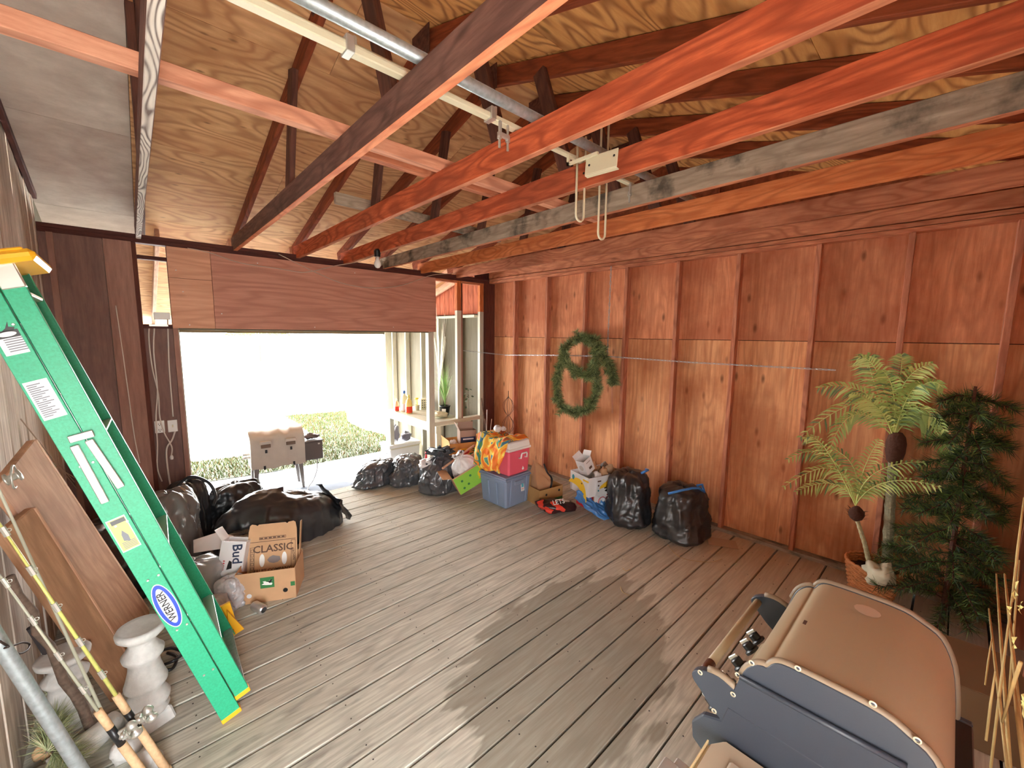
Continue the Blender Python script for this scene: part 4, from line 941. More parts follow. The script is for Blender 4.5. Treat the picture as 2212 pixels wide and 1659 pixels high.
bottle(3.53, 6.52, 1.15, S(238, 208, 120), S(236, 220, 120), 'yellow topped bottle full of bright red liquid on the bench', S(230, 60, 30))
e = empty('planter_pot', T(3.80, 6.85, .63), 'cream cup with yellow flowers on the bench', 'pot'); G().lathe([(.035, 0), (.045, .10), (.048, .10), (.04, .09)], 14, T(3.80, 6.70, .632)).build('cup', CREAM, e, smooth=True)
for i in range(5): G().tube([(3.80, 6.70, .72), (3.79+.02*math.cos(i*1.3), 6.70+.02*math.sin(i*1.3), .84)], .003, 4).lathe([(.002, 0), (.02, .015), (.012, .03), (.001, .035)], 8, T(3.79+.02*math.cos(i*1.3), 6.70+.02*math.sin(i*1.3), .83)).build('flower', flat('yellow flower', S(246, 224, 60), .6), e)
e = empty('lantern', T(3.95, 6.80, .63), 'cream pierced tin with round holes and a handle on the bench', 'lantern')
G().box((3.95, 6.75, .73), (.14, .10, .20)).build('body', CREAM, e, bevel=.006)
g = G()
for a_ in range(3):
    for b_ in range(4): g.lathe([(.011, 0), (.011, .002)], 8, T(3.91+a_*.04, 6.699, .67+b_*.042) @ RX(90)).lathe([(.011, 0), (.011, .002)], 8, T(3.879, 6.72+a_*.03, .67+b_*.042) @ RY(-90))
g.build('hole', BLKP, e); G().tube([(3.89, 6.75, .83), (3.90, 6.75, .87), (4.0, 6.75, .87), (4.01, 6.75, .83)], .004, 6).build('handle', CREAM, e)
# potted grass
c = Vector((3.93, 5.98, .632)); e = empty('potted_grass', T(c), 'tall arching green grass in a black pot on the bench', 'plant')
G().lathe([(.07, 0), (.09, .15), (.095, .15), (.095, .17), (.08, .17), (.078, .14)], 20, T(c)).build('pot', BLKP, e, smooth=True)
decal('pot_label', rect(.07, .07), WHT, e, T(c+Vector((-.066, -.066, .09))) @ RZ(-45) @ RX(84))
gr_ = random.Random(4)
def blades(name, c, n_, hmin, hmax, sp_, wd, mats, parent, rr, droop=.5, z0=.15):
    g = G()
    for _ in range(n_):
        a = rr.uniform(0, 6.283); h = rr.uniform(hmin, hmax); s_ = rr.uniform(.2, 1)*sp_; g.mi = rr.randrange(len(mats)); P = []
        for i in range(7):
            t_ = i/6; P.append(c+Vector((math.cos(a)*s_*t_**1.8, math.sin(a)*s_*t_**1.8, z0+h*t_-droop*h*t_**3*s_/sp_)))
        P = [Vector((min(p.x, 4.03), p.y, p.z)) for p in P]
        sd = Vector((-math.sin(a), math.cos(a), 0))
        vs = []
        for i, p in enumerate(P): q = wd*(1-i/6.3); vs += [p-sd*q, p+sd*q]
        g.add(vs, [(2*i, 2*i+1, 2*i+3, 2*i+2) for i in range(6)])
    return g.build(name, mats, parent, kind='stuff')
GG = [flat('blade a', S(150, 190, 110), .6), flat('blade b', S(110, 160, 80), .6), flat('blade c', S(196, 214, 160), .6)]
blades('blades', c, 190, .45, .95, .34, .0045, GG, e, gr_)
c = at(972, 886, 2, .632); e = empty('dry_branches', T(c), 'bleached spreading twigs in a tall patterned white vase by the window', 'plant')
G().lathe([(.05, 0), (.055, .02), (.055, .44), (.05, .46), (.045, .44)], 18, T(c)).build('vase', PLAST, e, smooth=True)
for i in range(26):
    a = gr_.uniform(0, 6.28); s_ = gr_.uniform(.1, .38); h = gr_.uniform(.9, 1.55); P = [c+Vector((math.cos(a)*s_*t_**1.4, math.sin(a)*s_*t_**1.4-.1*t_, .4+h*t_)) for t_ in (0, .3, .6, .85, 1)]
    P = [Vector((min(p.x, 4.03), max(p.y, 5.35), p.z)) for p in P]
    G().tube(P, [.004, .0035, .003, .002, .001], 4).build('twig', flat('twig', S(236, 232, 210), .7) if i == 0 else bpy.data.materials['twig'], e)
c = Vector((4.02, 5.40, .66)); e = empty('dried_leaves', T(c), 'wilting leafy sprig by the window rail', 'plant')
for i in range(16):
    a = gr_.uniform(0, 6.28); p = Vector((c.x-.02+math.cos(a)*.05, c.y+math.sin(a)*.05, c.z+gr_.uniform(.15, .55)))
    d_ = Vector((gr_.uniform(-1, 1), gr_.uniform(-1, 1), gr_.uniform(-1, .3))).normalized()*.06; s_ = d_.orthogonal().normalized()*.02
    G().add([p, p+d_*.5+s_, p+d_, p+d_*.5-s_], [(0, 1, 2, 3)]).build('leaf', NEED[2], e)
G().tube([c, c+Vector((-.02, 0, .5))], .004, 5).build('stem', BARK, e)
o = crumple('gloves', T(3.75, 5.85, .632), .30, .22, .10, 72, CREAM, None, .6); tag(o, 'heap of cream gloves and cloth on the bench before the potted grass', 'gloves')
# white chest under the bench
cw = T(3.68, 7.16, -.45); e = empty('cool_box', cw, 'big white cool box with marker letters under the bench', 'cooler')
G().hexa([(-.28, -.17, 0), (.30, -.17, 0), (.30, .2, 0), (-.28, .2, 0)], [(-.31, -.19, .34), (.32, -.19, .34), (.32, .21, .34), (-.31, .21, .34)]).build('body', WHT, e, cw, bevel=.015)
G().box((0, .01, .385), (.66, .43, .07)).build('lid', WHT, e, cw, bevel=.015); G().box((0, -.2, .345), (.6, .012, .012)).build('trim', CREAM, e, cw)
text('marker_text', 'P+R', .09, BLKP, e, cw @ T(-.308, .0, .24) @ RZ(-90) @ RX(86))
c = T(3.45, 7.05, .0); o = crumple('folded_bag', T(3.56, 7.10, -.02) @ RZ(10), .16, .14, .34, 75, flat('grey sack', S(150, 150, 160), .4), None, .4); tag(o, 'grey shopping bag standing on the left end of the white cool box', 'bag')
o = crumple('folded_bag', T(3.76, 7.08, -.02), .22, .2, .2, 76, flat('grey cloth', S(120, 120, 132), .7), None, .35); tag(o, 'dark grey rolled cloth on the middle of the white cool box', 'cloth')
DK = flat('dark slats', S(84, 70, 60), .7)
for i, (x, y, lab) in enumerate(((3.42, 6.35, 'left dark slatted crate below the bench'), (3.56, 6.12, 'right dark slatted crate below the bench'))):
    mm = T(x, y, -.45) @ RZ(-10); e = empty('crate', mm, lab, 'crate')
    for sx in (-.1, .1): G().box((sx, 0, .15), (.02, .2, .30)).build('side', DK, e, mm)
    for k_ in range(4): G().box((0, -.1, .04+k_*.075), (.22, .012, .05)).build('slat', DK, e, mm, bevel=.003)
e = empty('sandwich_board', T(3.58, 5.75, -.45), 'small red and white board leaning behind the fruit boxes', 'board')
G().box((0, 0, 0), (.20, .012, .36)).build('board', RED, e, T(3.42, 5.66, -.04) @ RX(-12) @ RY(14)); G().box((0, -.008, -.08), (.17, .004, .12)).build('print', WHT, e, T(3.42, 5.66, -.04) @ RX(-12) @ RY(14))

# ================================================================== covered pellet grill outside
gm = T(1.56, 7.2, -.45) @ RZ(-4); e = empty('pellet_grill', gm, 'barrel pellet grill under a beige fitted cover, out on the concrete', 'grill')
COVER = flat('beige cover', S(188, 180, 170), .8, bump=.35, bs=10, var=.04)
prof = []
for i in range(13):
    a = math.pi*i/12; prof.append((-math.cos(a)*.21, .80+math.sin(a)**.8*.20))
pf = [(-.235, .42)]+prof+[(.235, .42)]
NU = 24; g = G(); vs = []; K = len(pf)
for i in range(NU+1):
    x = -.37+.74*i/NU; sag = .012*math.sin(i*1.1)+.010*nz((i*.7, 1, 1)); edge = (1-.06*(abs(i/NU-.5)*2)**6)
    for j, (y, z) in enumerate(pf):
        vs.append((x+.006*math.sin(j), y*edge+.012*nz((i*.5, j*.6, 2)), z-(.02 if abs(i-8) < 2 or abs(i-16) < 2 else 0)*(1 if 3 < j < 11 else 0)+sag*.5+(.03*math.sin(i*.5) if j in (0, K-1) else 0)*.3))
fs = [(i*K+j, (i+1)*K+j, (i+1)*K+j+1, i*K+j+1) for i in range(NU) for j in range(K-1)]+[tuple(range(K))[::-1], tuple(NU*K+j for j in range(K))]
g.add(vs, fs); g.build('cover', COVER, e, gm, smooth=True, auto=50)
DKB = flat('bronze vent', S(112, 92, 78), .7); DG = flat('dark hopper', S(92, 82, 78), .6, bump=.1, bs=100); LEG = flat('leg grey', S(120, 114, 110), .6)
for x in (-.17, .17):
    G().box((x, -.238, .77), (.13, .012, .055)).build('vent_window', DKB, e, gm, bevel=.008)
    G().prism([(x-.085, .80), (x+.085, .80), (x+.07, .85), (x-.07, .85)], -.255, -.225, 1).build('vent_flap', COVER, e, gm, bevel=.006)
    G().box((x, -.243, .69), (.03, .006, .05)).build('tab', BLKP, e, gm); G().box((x+(-.03 if x < 0 else .03), -.243, .44), (.03, .006, .06)).build('tab', BLKP, e, gm)
G().box((.52, 0, .56), (.28, .26, .30)).build('hopper', DG, e, gm, bevel=.01); G().box((.52, 0, .72), (.30, .28, .02)).build('hopper_lid', DG, e, gm, bevel=.006)
G().box((.60, -.135, .67), (.03, .006, .02)).build('badge', ALU, e, gm)
for x in (-.30, .30):
    for y in (-.18, .16):
        G().hexa([(x-.015+(.03 if x > 0 else -.03), y-.015, 0), (x+.015+(.03 if x > 0 else -.03), y-.015, 0), (x+.015+(.03 if x > 0 else -.03), y+.015, 0), (x-.015+(.03 if x > 0 else -.03), y+.015, 0)], [(x-.035, y-.03, .46), (x+.035, y-.03, .46), (x+.035, y+.03, .46), (x-.035, y+.03, .46)]).build('leg', LEG, e, gm)
G().lathe([(.055, -.02), (.06, -.01), (.06, .01), (.055, .02)], 20, gm.inverted() @ gm @ T(-.38, -.16, .06) @ RY(90)).build('wheel', BLKP, e, gm)
for z in (.60, .65): G().tube([(-.46, -.1, z), (-.36, -.1, z)], .02, 10).build('pipe_end', ALU, e, gm)
o = crumple('rag', gm @ T(.52, 0, .735), .24, .16, .10, 80, flat('dark rag', S(96, 84, 84), .8), None, .6); tag(o, 'dark crumpled rag on the hopper of the covered grill', 'rag')
pp = [gm @ Vector(v_) for v_ in ((.58, -.05, .42), (.56, -.12, .25), (.48, -.2, .10), (.38, -.3, .03), (.30, -.5, .012))]
cord('power_cord', pp, .006, flat('grey flex', S(130, 126, 124), .6), 'grey power cord trailing from the grill hopper')
# ================================================================== the pile left of the doorway
c = T(.13, 4.42, 0); e = empty('refuse_sack', c, 'tall half transparent grey sack of rubbish behind the ladder', 'trash bag')
sack('body', c, .46, .44, .74, 21, bag_mat('smoky film', S(120, 118, 116), .25, .92, 9), e, neck=.9, folds=9, top=.2, wr=.09)
c = T(.28, 4.90, 0); e = empty('refuse_sack', c, 'black sack wedged between the smoky sack and the doorway', 'trash bag'); sack('body', c, .36, .30, .66, 22, BAG, e, neck=.95, wr=.09)
cord('hose', [(.20, 4.62, .66), (.30, 4.60, .73), (.42, 4.55, .66), (.46, 4.50, .54), (.43, 4.46, .46)], .013, BLKP, 'black hose curving over the sacks left of the doorway', 'hose')
c = T(.68, 5.0, 0); e = empty('refuse_sack', c, 'low shiny black sack behind the big draped one', 'trash bag'); sack('body', c @ RZ(20), .58, .36, .50, 23, BAG, e, neck=.96, top=.08, wr=.11, sq=2.6)
# big lying sack with a flapping end
c = T(1.0, 4.42, 0); e = empty('refuse_sack', c, 'biggest black refuse sack, lying like a dome with a loose corner at the right', 'trash bag')
n_, m_ = 72, 36; vs = []
for i in range(m_+1):
    v_ = i/m_; th = v_*math.pi/2
    for j in range(n_):
        a = 2*math.pi*j/n_; ca, sa = math.cos(a), math.sin(a); rx = .54+.06*max(0, -ca)**6; ry = .34
        p = Vector((ca*math.cos(th), sa*math.cos(th), math.sin(th)))
        f_ = 1+.10*nz(p*1.3+Vector((3, 1, 2)))-.06*abs(nz(p*3.2+Vector((1, 5, 2))))-.03*abs(nz(p*8))
        z = .50*math.sin(th)**.85*f_*(1-.10*ca)
        x = ca*math.cos(th)**.75*rx*f_; y = sa*math.cos(th)**.75*ry*f_
        if i == 0: z = .004
        # overhang: front skirt gathers inwards
        if sa < 0 and v_ < .35: y *= .80+.57*v_+.05*math.sin(a*23)
        vs.append((x, y, z))
g = G(); g.add(vs, [(i*n_+j, i*n_+(j+1) % n_, (i+1)*n_+(j+1) % n_, (i+1)*n_+j) for i in range(m_) for j in range(n_)]); g.build('body', BAG, e, c, smooth=True)
fl_ = []
for i in range(13):
    u = i/12; top_ = Vector((.30, .10, .42)).lerp(Vector((.50, .0, .10)), u**1.2); low_ = Vector((.44, -.22, .20)).lerp(Vector((.56, -.10, .012)), u)
    for j in range(11):
        v_ = j/10; p = top_.lerp(low_, v_); k_ = .035*nz((u*5, v_*5, 3))+.018*math.sin(v_*16+u*5); fl_.append((p.x+.03+abs(k_)+.05*math.sin(math.pi*v_), p.y+k_*.6, max(.01, p.z+.02*math.sin(v_*11))))
g = G(); g.add(fl_, [(i*11+j, (i+1)*11+j, (i+1)*11+j+1, i*11+j+1) for i in range(12) for j in range(10)]); o = g.build('loose_end', BAG, e, c, smooth=True); s_ = o.modifiers.new('t', 'SOLIDIFY'); s_.thickness = .004
# things in front of it
c = T(.42, 3.95, 0); e = empty('refuse_sack', c, 'small dark sack squeezed behind the carton and the beer pack', 'trash bag'); sack('body', c @ T(.18, .12, 0), .46, .40, .32, 25, BAG, e, neck=.96, top=.08, wr=.11)
o = G().prism([(-.13, -.05), (.12, -.07), (.15, .03), (.05, .09), (-.12, .06)], 0, .005, 2).build('plastic_sheet', LINERW, None, T(.36, 3.95, .33) @ RX(38) @ RY(10)); tag(o, 'stiff piece of white plastic propped above the bag of cans', 'plastic')
c = T(.22, 3.72, 0); e = empty('can_sack', c, 'clear sack bulging with grey and white empties beside the ladder', 'trash bag')
sack('body', c, .42, .38, .36, 26, BAGC, e, neck=.93, top=.15, wr=.12, n=40, m=28)
CAN = flat('can alu', S(206, 206, 206), .3, .8); jr = random.Random(12)
def can(M, parent=None, name='can', band=None):
    o = G().lathe([(.02, 0), (.027, .004), (.033, .012), (.033, .108), (.027, .119), (.025, .122), (.023, .118), (.001, .118)], 20, cap=False).build(name, CAN, parent, M, smooth=True, auto=40); return o
for i in range(9):
    can(T(.22+jr.uniform(-.11, .11), 3.72+jr.uniform(-.1, .1), .05+.07*(i//3)) @ RZ(jr.uniform(0, 360)) @ RX(jr.uniform(40, 120)), e)
c = T(.40, 3.50, 0); o = sack('knotted_bag', c, .22, .20, .25, 27, bag_mat('grey white film', S(196, 194, 198), .3, None, 10), None, neck=.9, wr=.14); tag(o, 'lumpy grey plastic bag on the floor against the fruit carton', 'bag')
c = T(.30, 3.40, 0); o = sack('knotted_bag', c, .20, .18, .18, 28, bag_mat('grey white film2', S(180, 178, 184), .3, None, 10), None, neck=.9, wr=.14); tag(o, 'smaller grey plastic bag right behind the ladder foot', 'bag')
# beer carton
bm = T(.44, 3.68, .16) @ RZ(-30) @ RX(-12) @ RY(8)
e = carton('beer_carton', bm, .17, .13, .26, LINERW, 'torn white beer carton with blue-black lettering beside the fruit carton', flaps=(('x-', 40, .10),))
text('print', 'Bud', .095, flat('navy ink', S(40, 52, 80), .5), e, bm @ FR(.17, .13, .035, .17) @ RZ(-82)); decal('black_print', [(0, 0), (.035, .012), (.03, .06), (.01, .07), (.004, .04)], BLKP, e, bm @ FR(.17, .13, -.02, .05))
for i in range(5): decal('red_print', rect(.012, .008), RED, e, bm @ FR(.17, .13, -.045, .05+.016*i))
# CLASSIC fruit carton
bx = T(.43, 3.47, 0) @ RZ(-27) @ T(.20, .15, 0)
e = carton('fruit_carton', bx, .40, .29, .245, CARD, 'open brown fruit carton in front of the biggest sack, holding a CLASSIC lid', flaps=())
decal('green_label', rect(.095, .085), GINK, e, bx @ FR(.40, .29, .01, .155)); decal('label_art', [(-.038, -.012), (-.01, -.018), (.03, -.022), (.036, -.008), (.02, .0), (.036, .012), (.02, .018), (-.0, .004), (-.012, .014), (-.03, .012), (-.02, 0)], WHT, e, bx @ FR(.40, .29, .01, .155, .0045))
decal('label_art', [(.0, .01), (.02, -.006), (.036, .016), (.03, .024), (.014, .012)], BLKP, e, bx @ FR(.40, .29, .01, .155, .0052))
decal('hole', oval(.034, .034), LINERW, e, bx @ FR(.40, .29, -.115, .065)); decal('hole', oval(.034, .034), BLKP, e, bx @ FR(.40, .29, .13, .075)); decal('corner_print', rect(.03, .035), GINK, e, bx @ FR(.40, .29, .183, .12))
lm = bx @ T(-.005, .02, .015) @ RX(-13)
ld = empty('carton_lid', lm, 'upright brown carton lid printed CLASSIC, standing inside the fruit carton', 'cardboard')
pl_ = [(-.185, 0), (.185, 0), (.175, .44), (.165, .49), (.150, .50), (.115, .495), (.105, .485), (.090, .495), (-.10, .495), (-.11, .485), (-.125, .495), (-.150, .50), (-.162, .49), (-.172, .44)]
G().prism([(x, z) for x, z in pl_], -.002, .002, 1).build('panel', CARD, ld, lm)
G().box((.186, .02, .25), (.004, .05, .5)).build('side_flap', CARD, ld, lm @ T(0, 0, 0) @ RY(2))
F2 = lambda x, z: lm @ T(x, -.0035, z) @ RX(90)
G().box((0, -.0028, .36), (.335, .0012, .004)).build('crease', INK, ld, lm)
text('title', 'CLASSIC', .078, INK, ld, F2(.005, .300)); text('subtitle', 'FRUIT COMPANY', .034, INK, ld, F2(.0, .135))
for x in (-.075, .085): decal('hand_hole', oval(.038, .10, 20), WHT, ld, F2(x, .215))
decal('grape_print', [(-.045, .0), (-.03, .02), (-.005, .032), (.02, .024), (.045, .018), (.05, -.008), (.03, -.024), (.0, -.03), (-.03, -.02)], flat('grey print', S(132, 124, 122), .7), ld, F2(.007, .215))
def ring_print(x, z, w_, h_, n_=1):
    g = G(); 
    for a_, b_, c_, d_ in ((0, h_/2, w_, .003), (0, -h_/2, w_, .003), (-w_/2, 0, .003, h_), (w_/2, 0, .003, h_)): g.box((x+a_, -.0035, z+b_), (c_, .001, d_))
    g.build('frame_print', INK, ld, lm)
ring_print(.0, .385, .19, .018); 
for i in range(6): G().box((-.08+.031*i, -.0035, .385), (.022, .001, .010)).build('block_print', INK, ld, lm)
ring_print(-.145, .21, .028, .22)
for i in range(6): ring_print(-.145, .125+.034*i, .016, .022)
ring_print(.150, .24, .03, .22); text('side_print', 'GROWN', .024, INK, ld, F2(.150, .24) @ RZ(-84))
o = can(T(.56, 3.235, .034) @ RZ(200) @ RX(90)); o['label'] = 'silver drinks can lying on the planks before the fruit carton'; o['category'] = 'can'
cord('wire_coil', [(.02, 3.20, .02), (.06, 3.10, .03), (.03, 3.02, .02), (-.03, 3.06, .04), (-.02, 3.18, .05), (.04, 3.22, .03), (.09, 3.14, .02), (.05, 3.05, .05), (-.01, 3.08, .03)], .009, BLKP, 'tangle of black cable behind the right baluster candlestick', 'cable')

# ================================================================== step ladder
A0 = Vector((.205, 2.415, 0)); B0 = Vector((-.462, 2.47, 2.25)); vv = (B0-A0).normalized(); LL = (B0-A0).length
uu = Vector((vv.z, 0, -vv.x)); uu = (uu-vv*uu.dot(vv)).normalized(); nn_ = uu.cross(vv)   # outward normal of the near side
if nn_.y > 0: nn_ = -nn_
LM = Matrix((uu, nn_, vv)).transposed().to_4x4(); LM.translation = A0
e = empty('step_ladder', T(A0), 'tall green fibreglass stepladder with a yellow cap, folded and leaning on the left wall', 'ladder')
def side_rail(M, w_, L_, z0, mat, flange=.03, sgn=1):
    g = G().b2((0, 0, z0), (w_, .004, L_)).b2((0, 0, z0), (.004, -flange*sgn, L_)).b2((w_-.004, 0, z0), (w_, -flange*sgn, L_)); return g.build('side_rail', mat, e, M, bevel=.0015)
# LM: local x = across the rail (u), y = outward, z = up the ladder
side_rail(LM, .084, LL, .02, GREEN); side_rail(LM @ T(.089, -.004, 0), .064, LL, .09, GREEN)
# far side frame: rails toe in towards the top
A1 = A0+Vector((.02, .56, 0)); B1 = B0+Vector((.0, .33, 0)); v1 = (B1-A1).normalized(); u1 = (uu-v1*uu.dot(v1)).normalized(); n1 = u1.cross(v1)
if n1.y > 0: n1 = -n1
L1 = Matrix((u1, n1, v1)).transposed().to_4x4(); L1.translation = A1
side_rail(L1, .084, LL, .02, GREEN, .03, -1); side_rail(L1 @ T(.089, 0, 0), .064, LL, .09, GREEN, .03, -1)
def between(s_, x0, x1, th, mat, name, h_=None):
    a = LM @ Vector((x0, -.006, s_)); b_ = LM @ Vector((x1, -.006, s_)); c_ = L1 @ Vector((x0, .006, s_)); d_ = L1 @ Vector((x1, .006, s_)); up = Vector((0, 0, h_ or th))
    return G().hexa([a, b_, d_, c_], [a+up, b_+up, d_+up, c_+up]).build(name, mat, e, bevel=.002)
for i in range(7):
    s_ = .32+i*.30
    if s_ < LL-.1:
        between(s_, .008, .078, .006, ALU, 'step'); between(s_-.03, .008, .014, .03, ALU, 'step_lip')
        if i % 2 == 0: between(s_+.1, .10, .15, .012, ALU, 'rear_brace')
between(.12, .10, .148, .02, GALV, 'rear_brace')
# feet, cap, hardware
def foot(M, x0, x1, z): return G().b2((x0-.003, -.034, z-.018), (x1+.003, .007, z+.008)).build('foot', YEL, e, M, bevel=.003)
foot(LM, 0, .084, .02); foot(LM @ T(.089, -.004, 0), 0, .064, .09); foot(L1, 0, .084, .02); foot(L1 @ T(.089, 0, 0), 0, .064, .09)
G().prism([(.0, .02), (.10, .02), (.13, .26), (.05, .27)], -.055, -.04, 1).build('yellow_guard', YEL, e, L1 @ T(.07, -.02, -.0)); G().prism([(.12, .03), (.20, .03), (.17, .22)], -.01, .01, 1).build('yellow_guard', YEL, e, L1 @ T(.0, -.03, .02))
cm = LM @ T(.09, -.17, LL+.01); G().box((.01, 0, 0), (.25, .42, .045)).build('top_cap', YEL, e, cm, bevel=.015)
G().box((0, 0, .026), (.22, .40, .01)).build('cap_tray', YEL, e, cm, bevel=.008)
G().b2((.09, -.03, LL-.10), (.155, .008, LL-.01)).build('hinge_plate', ALU, e, LM, bevel=.003)
def lpt(px, py):
    "pixel -> (across, up) on the near rail face"
    d_ = CR*((px-1106)/FPX)+CD*((py-829.5)/FPX)+_f; t_ = (A0+nn_*.006-CAM).dot(nn_)/d_.dot(nn_); q = LM.inverted() @ (CAM+d_*t_); return q.x, q.z
def sticker(name, pts, mat, off=.0045, th=.0006): return G().prism(pts, off, off+th, 1).build(name, mat, e, LM)
LAB = flat('label white', S(232, 232, 236), .4); GOLD = flat('label gold', S(206, 200, 112), .4); NAVY = flat('label navy', S(34, 72, 190), .4); GRY = flat('label grey', S(120, 124, 132), .5)
def quadl(s0, s1, x0, x1): return [(x0, s0), (x1, s0), (x1, s1), (x0, s1)]
sz = [lpt(20, 715), lpt(35, 765), lpt(75, 830), lpt(120, 905), lpt(255, 1120), lpt(290, 1185), lpt(335, 1262), lpt(370, 1365)]
q = [lpt(x, y) for x, y in ((8, 715), (40, 712), (62, 752), (25, 768))]; s0, s1 = min(p[1] for p in q), max(p[1] for p in q)
sticker('warning_label', quadl(s0, s1, .010, .074), LAB); sticker('warning_header', quadl(s1-.028, s1, .010, .074), BLKP, .0052); sticker('warning_oval', oval(.05, .018, 20, .042, s1-.014), LAB, .0058)
sticker('figure_print', [(.03, s0+.09), (.05, s0+.07), (.07, s0+.10), (.055, s0+.105), (.06, s0+.125), (.045, s0+.10)], BLKP, .0052)
for i in range(6): sticker('text_line', quadl(s0+.012+i*.009, s0+.016+i*.009, .025, .075), GRY, .0052)
q = [lpt(x, y) for x, y in ((63, 825), (103, 817), (147, 898), (108, 912))]; s0, s1 = min(p[1] for p in q)+.01, max(p[1] for p in q)
sticker('instruction_label', quadl(s0, s1, .008, .076), LAB)
for i in range(17): sticker('text_line', quadl(s0+.012+i*(s1-s0-.02)/17, s0+.012+(i+.5)*(s1-s0-.02)/17, .014, .04+.03*((i*7) % 5)/5), GRY, .0052)
q = [lpt(x, y) for x, y in ((243, 1122), (270, 1118), (302, 1178), (272, 1190))]; s0, s1 = min(p[1] for p in q), max(p[1] for p in q)
sticker('gold_label', quadl(s0, s1, .008, .072), LAB); sticker('gold_field', quadl(s0+.005, s1-.005, .011, .069), GOLD, .0052); sticker('gold_header', quadl(s1-.028, s1-.008, .02, .068), BLKP, .0058)
sticker('figure_print', [(.03, s0+.05), (.05, s0+.04), (.052, s0+.07), (.04, s0+.10), (.032, s0+.08)], GRY, .0058)
for i in range(5): sticker('text_line', quadl(s0+.012+i*.007, s0+.015+i*.007, .02, .066), GRY, .0058)
q0, q1 = lpt(338, 1262), lpt(366, 1365); sc_ = (q0[1]+q1[1])/2; hh = abs(q0[1]-q1[1])
sticker('oval_badge', oval(.076, hh, 36, .042, sc_), LAB); sticker('oval_badge', oval(.070, hh*.96, 36, .042, sc_), NAVY, .0052); sticker('oval_badge', oval(.044, hh*.80, 36, .042, sc_), LAB, .0058)
text('badge_text', 'WERNER', .040, BLKP, e, LM @ T(.042, .0068, sc_) @ Matrix(((0, -1, 0, 0), (0, 0, 1, 0), (1, 0, 0, 0), (0, 0, 0, 1))))
for (a, b_, c_) in (((160, 962), (228, 1085), .012), ((192, 950), (262, 1052), .012)):
    p0, p1 = lpt(*a), lpt(*b_); beam('spreader_bar', LM @ Vector((p0[0], .014, p0[1])), LM @ Vector((p1[0], .014, p1[1])), .028, .010, ALU, e, up=nn_)
p0, p1 = lpt(148, 950), lpt(203, 935); beam('spreader_plate', LM @ Vector((p0[0], .012, p0[1])), LM @ Vector((p1[0], .012, p1[1])), .03, .012, ALU, e, up=nn_)
for s_ in (.62, 1.22, 1.82): between(s_, .082, .089, .004, ALU, 'rivet_strip')
g = G()
for i in range(7):
    for x in (.03, .07): g.lathe([(.006, 0), (.004, .003)], 8, T(x, .004, .32+i*.30) @ RX(-90))
g.build('rivets', ALU, e, LM, kind='stuff')

# ================================================================== left foreground
W['board_pink'] = wood('old plank', S(176, 132, 104), S(206, 160, 130), S(150, 100, 76), .35, 8, knots=.3, blot=S(140, 96, 80), bf=.4)
W['board_brown'] = wood('old brown plank', S(150, 112, 84), S(180, 138, 106), S(120, 84, 62), .35, 8, knots=.3)
def slab_board(name, bl, br, tr, tl, th, mat, lab, edge=None):
    bl, br, tr, tl = [Vector(p) for p in (bl, br, tr, tl)]; n_ = (br-bl).cross(tl-bl).normalized()
    if n_.x < 0: n_ = -n_
    X = ((tl+tr)/2-(bl+br)/2); M, L_ = frame((bl+br)/2, (tl+tr)/2, n_); wd = ((br-bl).length+(tr-tl).length)/2
    e = empty(name, T((bl+br)/2), lab, 'board')
    G().box((0, 0, 0), (L_, wd, th)).build('plank', W[mat], e, M, bevel=.004)
    if edge: G().box((0, (wd/2+.006)*(1 if (M.inverted() @ tr).y > 0 else -1), 0), (L_*.99, .012, th*1.1)).build('edge_strip', W[edge], e, M, bevel=.002)
    return e
slab_board('wall_board', (-.16, 3.28, .02), (-.05, 3.66, .02), (-.465, 3.22, 1.40), (-.468, 2.84, 1.40), .035, 'board_pink', 'wide pinkish board leaning on the left wall behind the ladder', 'pale_timber')
slab_board('wall_board', (-.22, 2.98, .02), (-.14, 3.12, .02), (-.45, 2.90, 1.18), (-.455, 2.72, 1.18), .035, 'board_brown', 'narrower brown board leaning in front of the pinkish one', 'board_pink')
# baluster candlesticks
def baluster(M, H_, r, lab):
    e = empty('candlestick', M, lab, 'candlestick', 'white turned plaster candlesticks')
    k_ = H_/.52
    pr_ = [(.075, .07), (.082, .085), (.070, .10), (.085, .12), (.088, .14), (.072, .17), (.060, .19), (.082, .215), (.084, .23), (.074, .26), (.062, .31), (.060, .34), (.078, .365), (.082, .385), (.066, .405), (.052, .43), (.050, .445), (.072, .465), (.092, .485), (.095, .505), (.088, .518), (.070, .512), (.0, .508)]
    G().lathe([(a*r/.095, b_*k_) for a, b_ in pr_], 40, cap=False).build('column', PLAST, e, M, smooth=True)
    G().hexa([(-.085, -.085, 0), (.085, -.085, 0), (.085, .085, 0), (-.085, .085, 0)], [(-.07, -.07, .075*k_), (.07, -.07, .075*k_), (.07, .07, .075*k_), (-.07, .07, .075*k_)]).build('foot', PLAST, e, M, bevel=.01)
baluster(T(-.075, 2.68, 0) @ RZ(20), .55, .10, 'right white baluster candlestick, standing against the leaning boards')
baluster(T(-.365, 2.86, 0) @ RZ(40), .45, .10, 'left white baluster candlestick, half hidden behind the sticks')
def pole(name, p0, p1, r0, r1, mat, lab, cat='pole', n=12, wob=0):
    p0, p1 = Vector(p0), Vector(p1); K_ = 10; P = [p0+(p1-p0)*(i/K_)+Vector((wob*nz((i*.8, 1, r0*99)), wob*nz((i*.8, 5, 2)), 0)) for i in range(K_+1)]
    e = empty(name, T(p0), lab, cat); G().tube(P, [r0+(r1-r0)*i/K_ for i in range(K_+1)], n).build('shaft', mat, e, smooth=True); return e, P
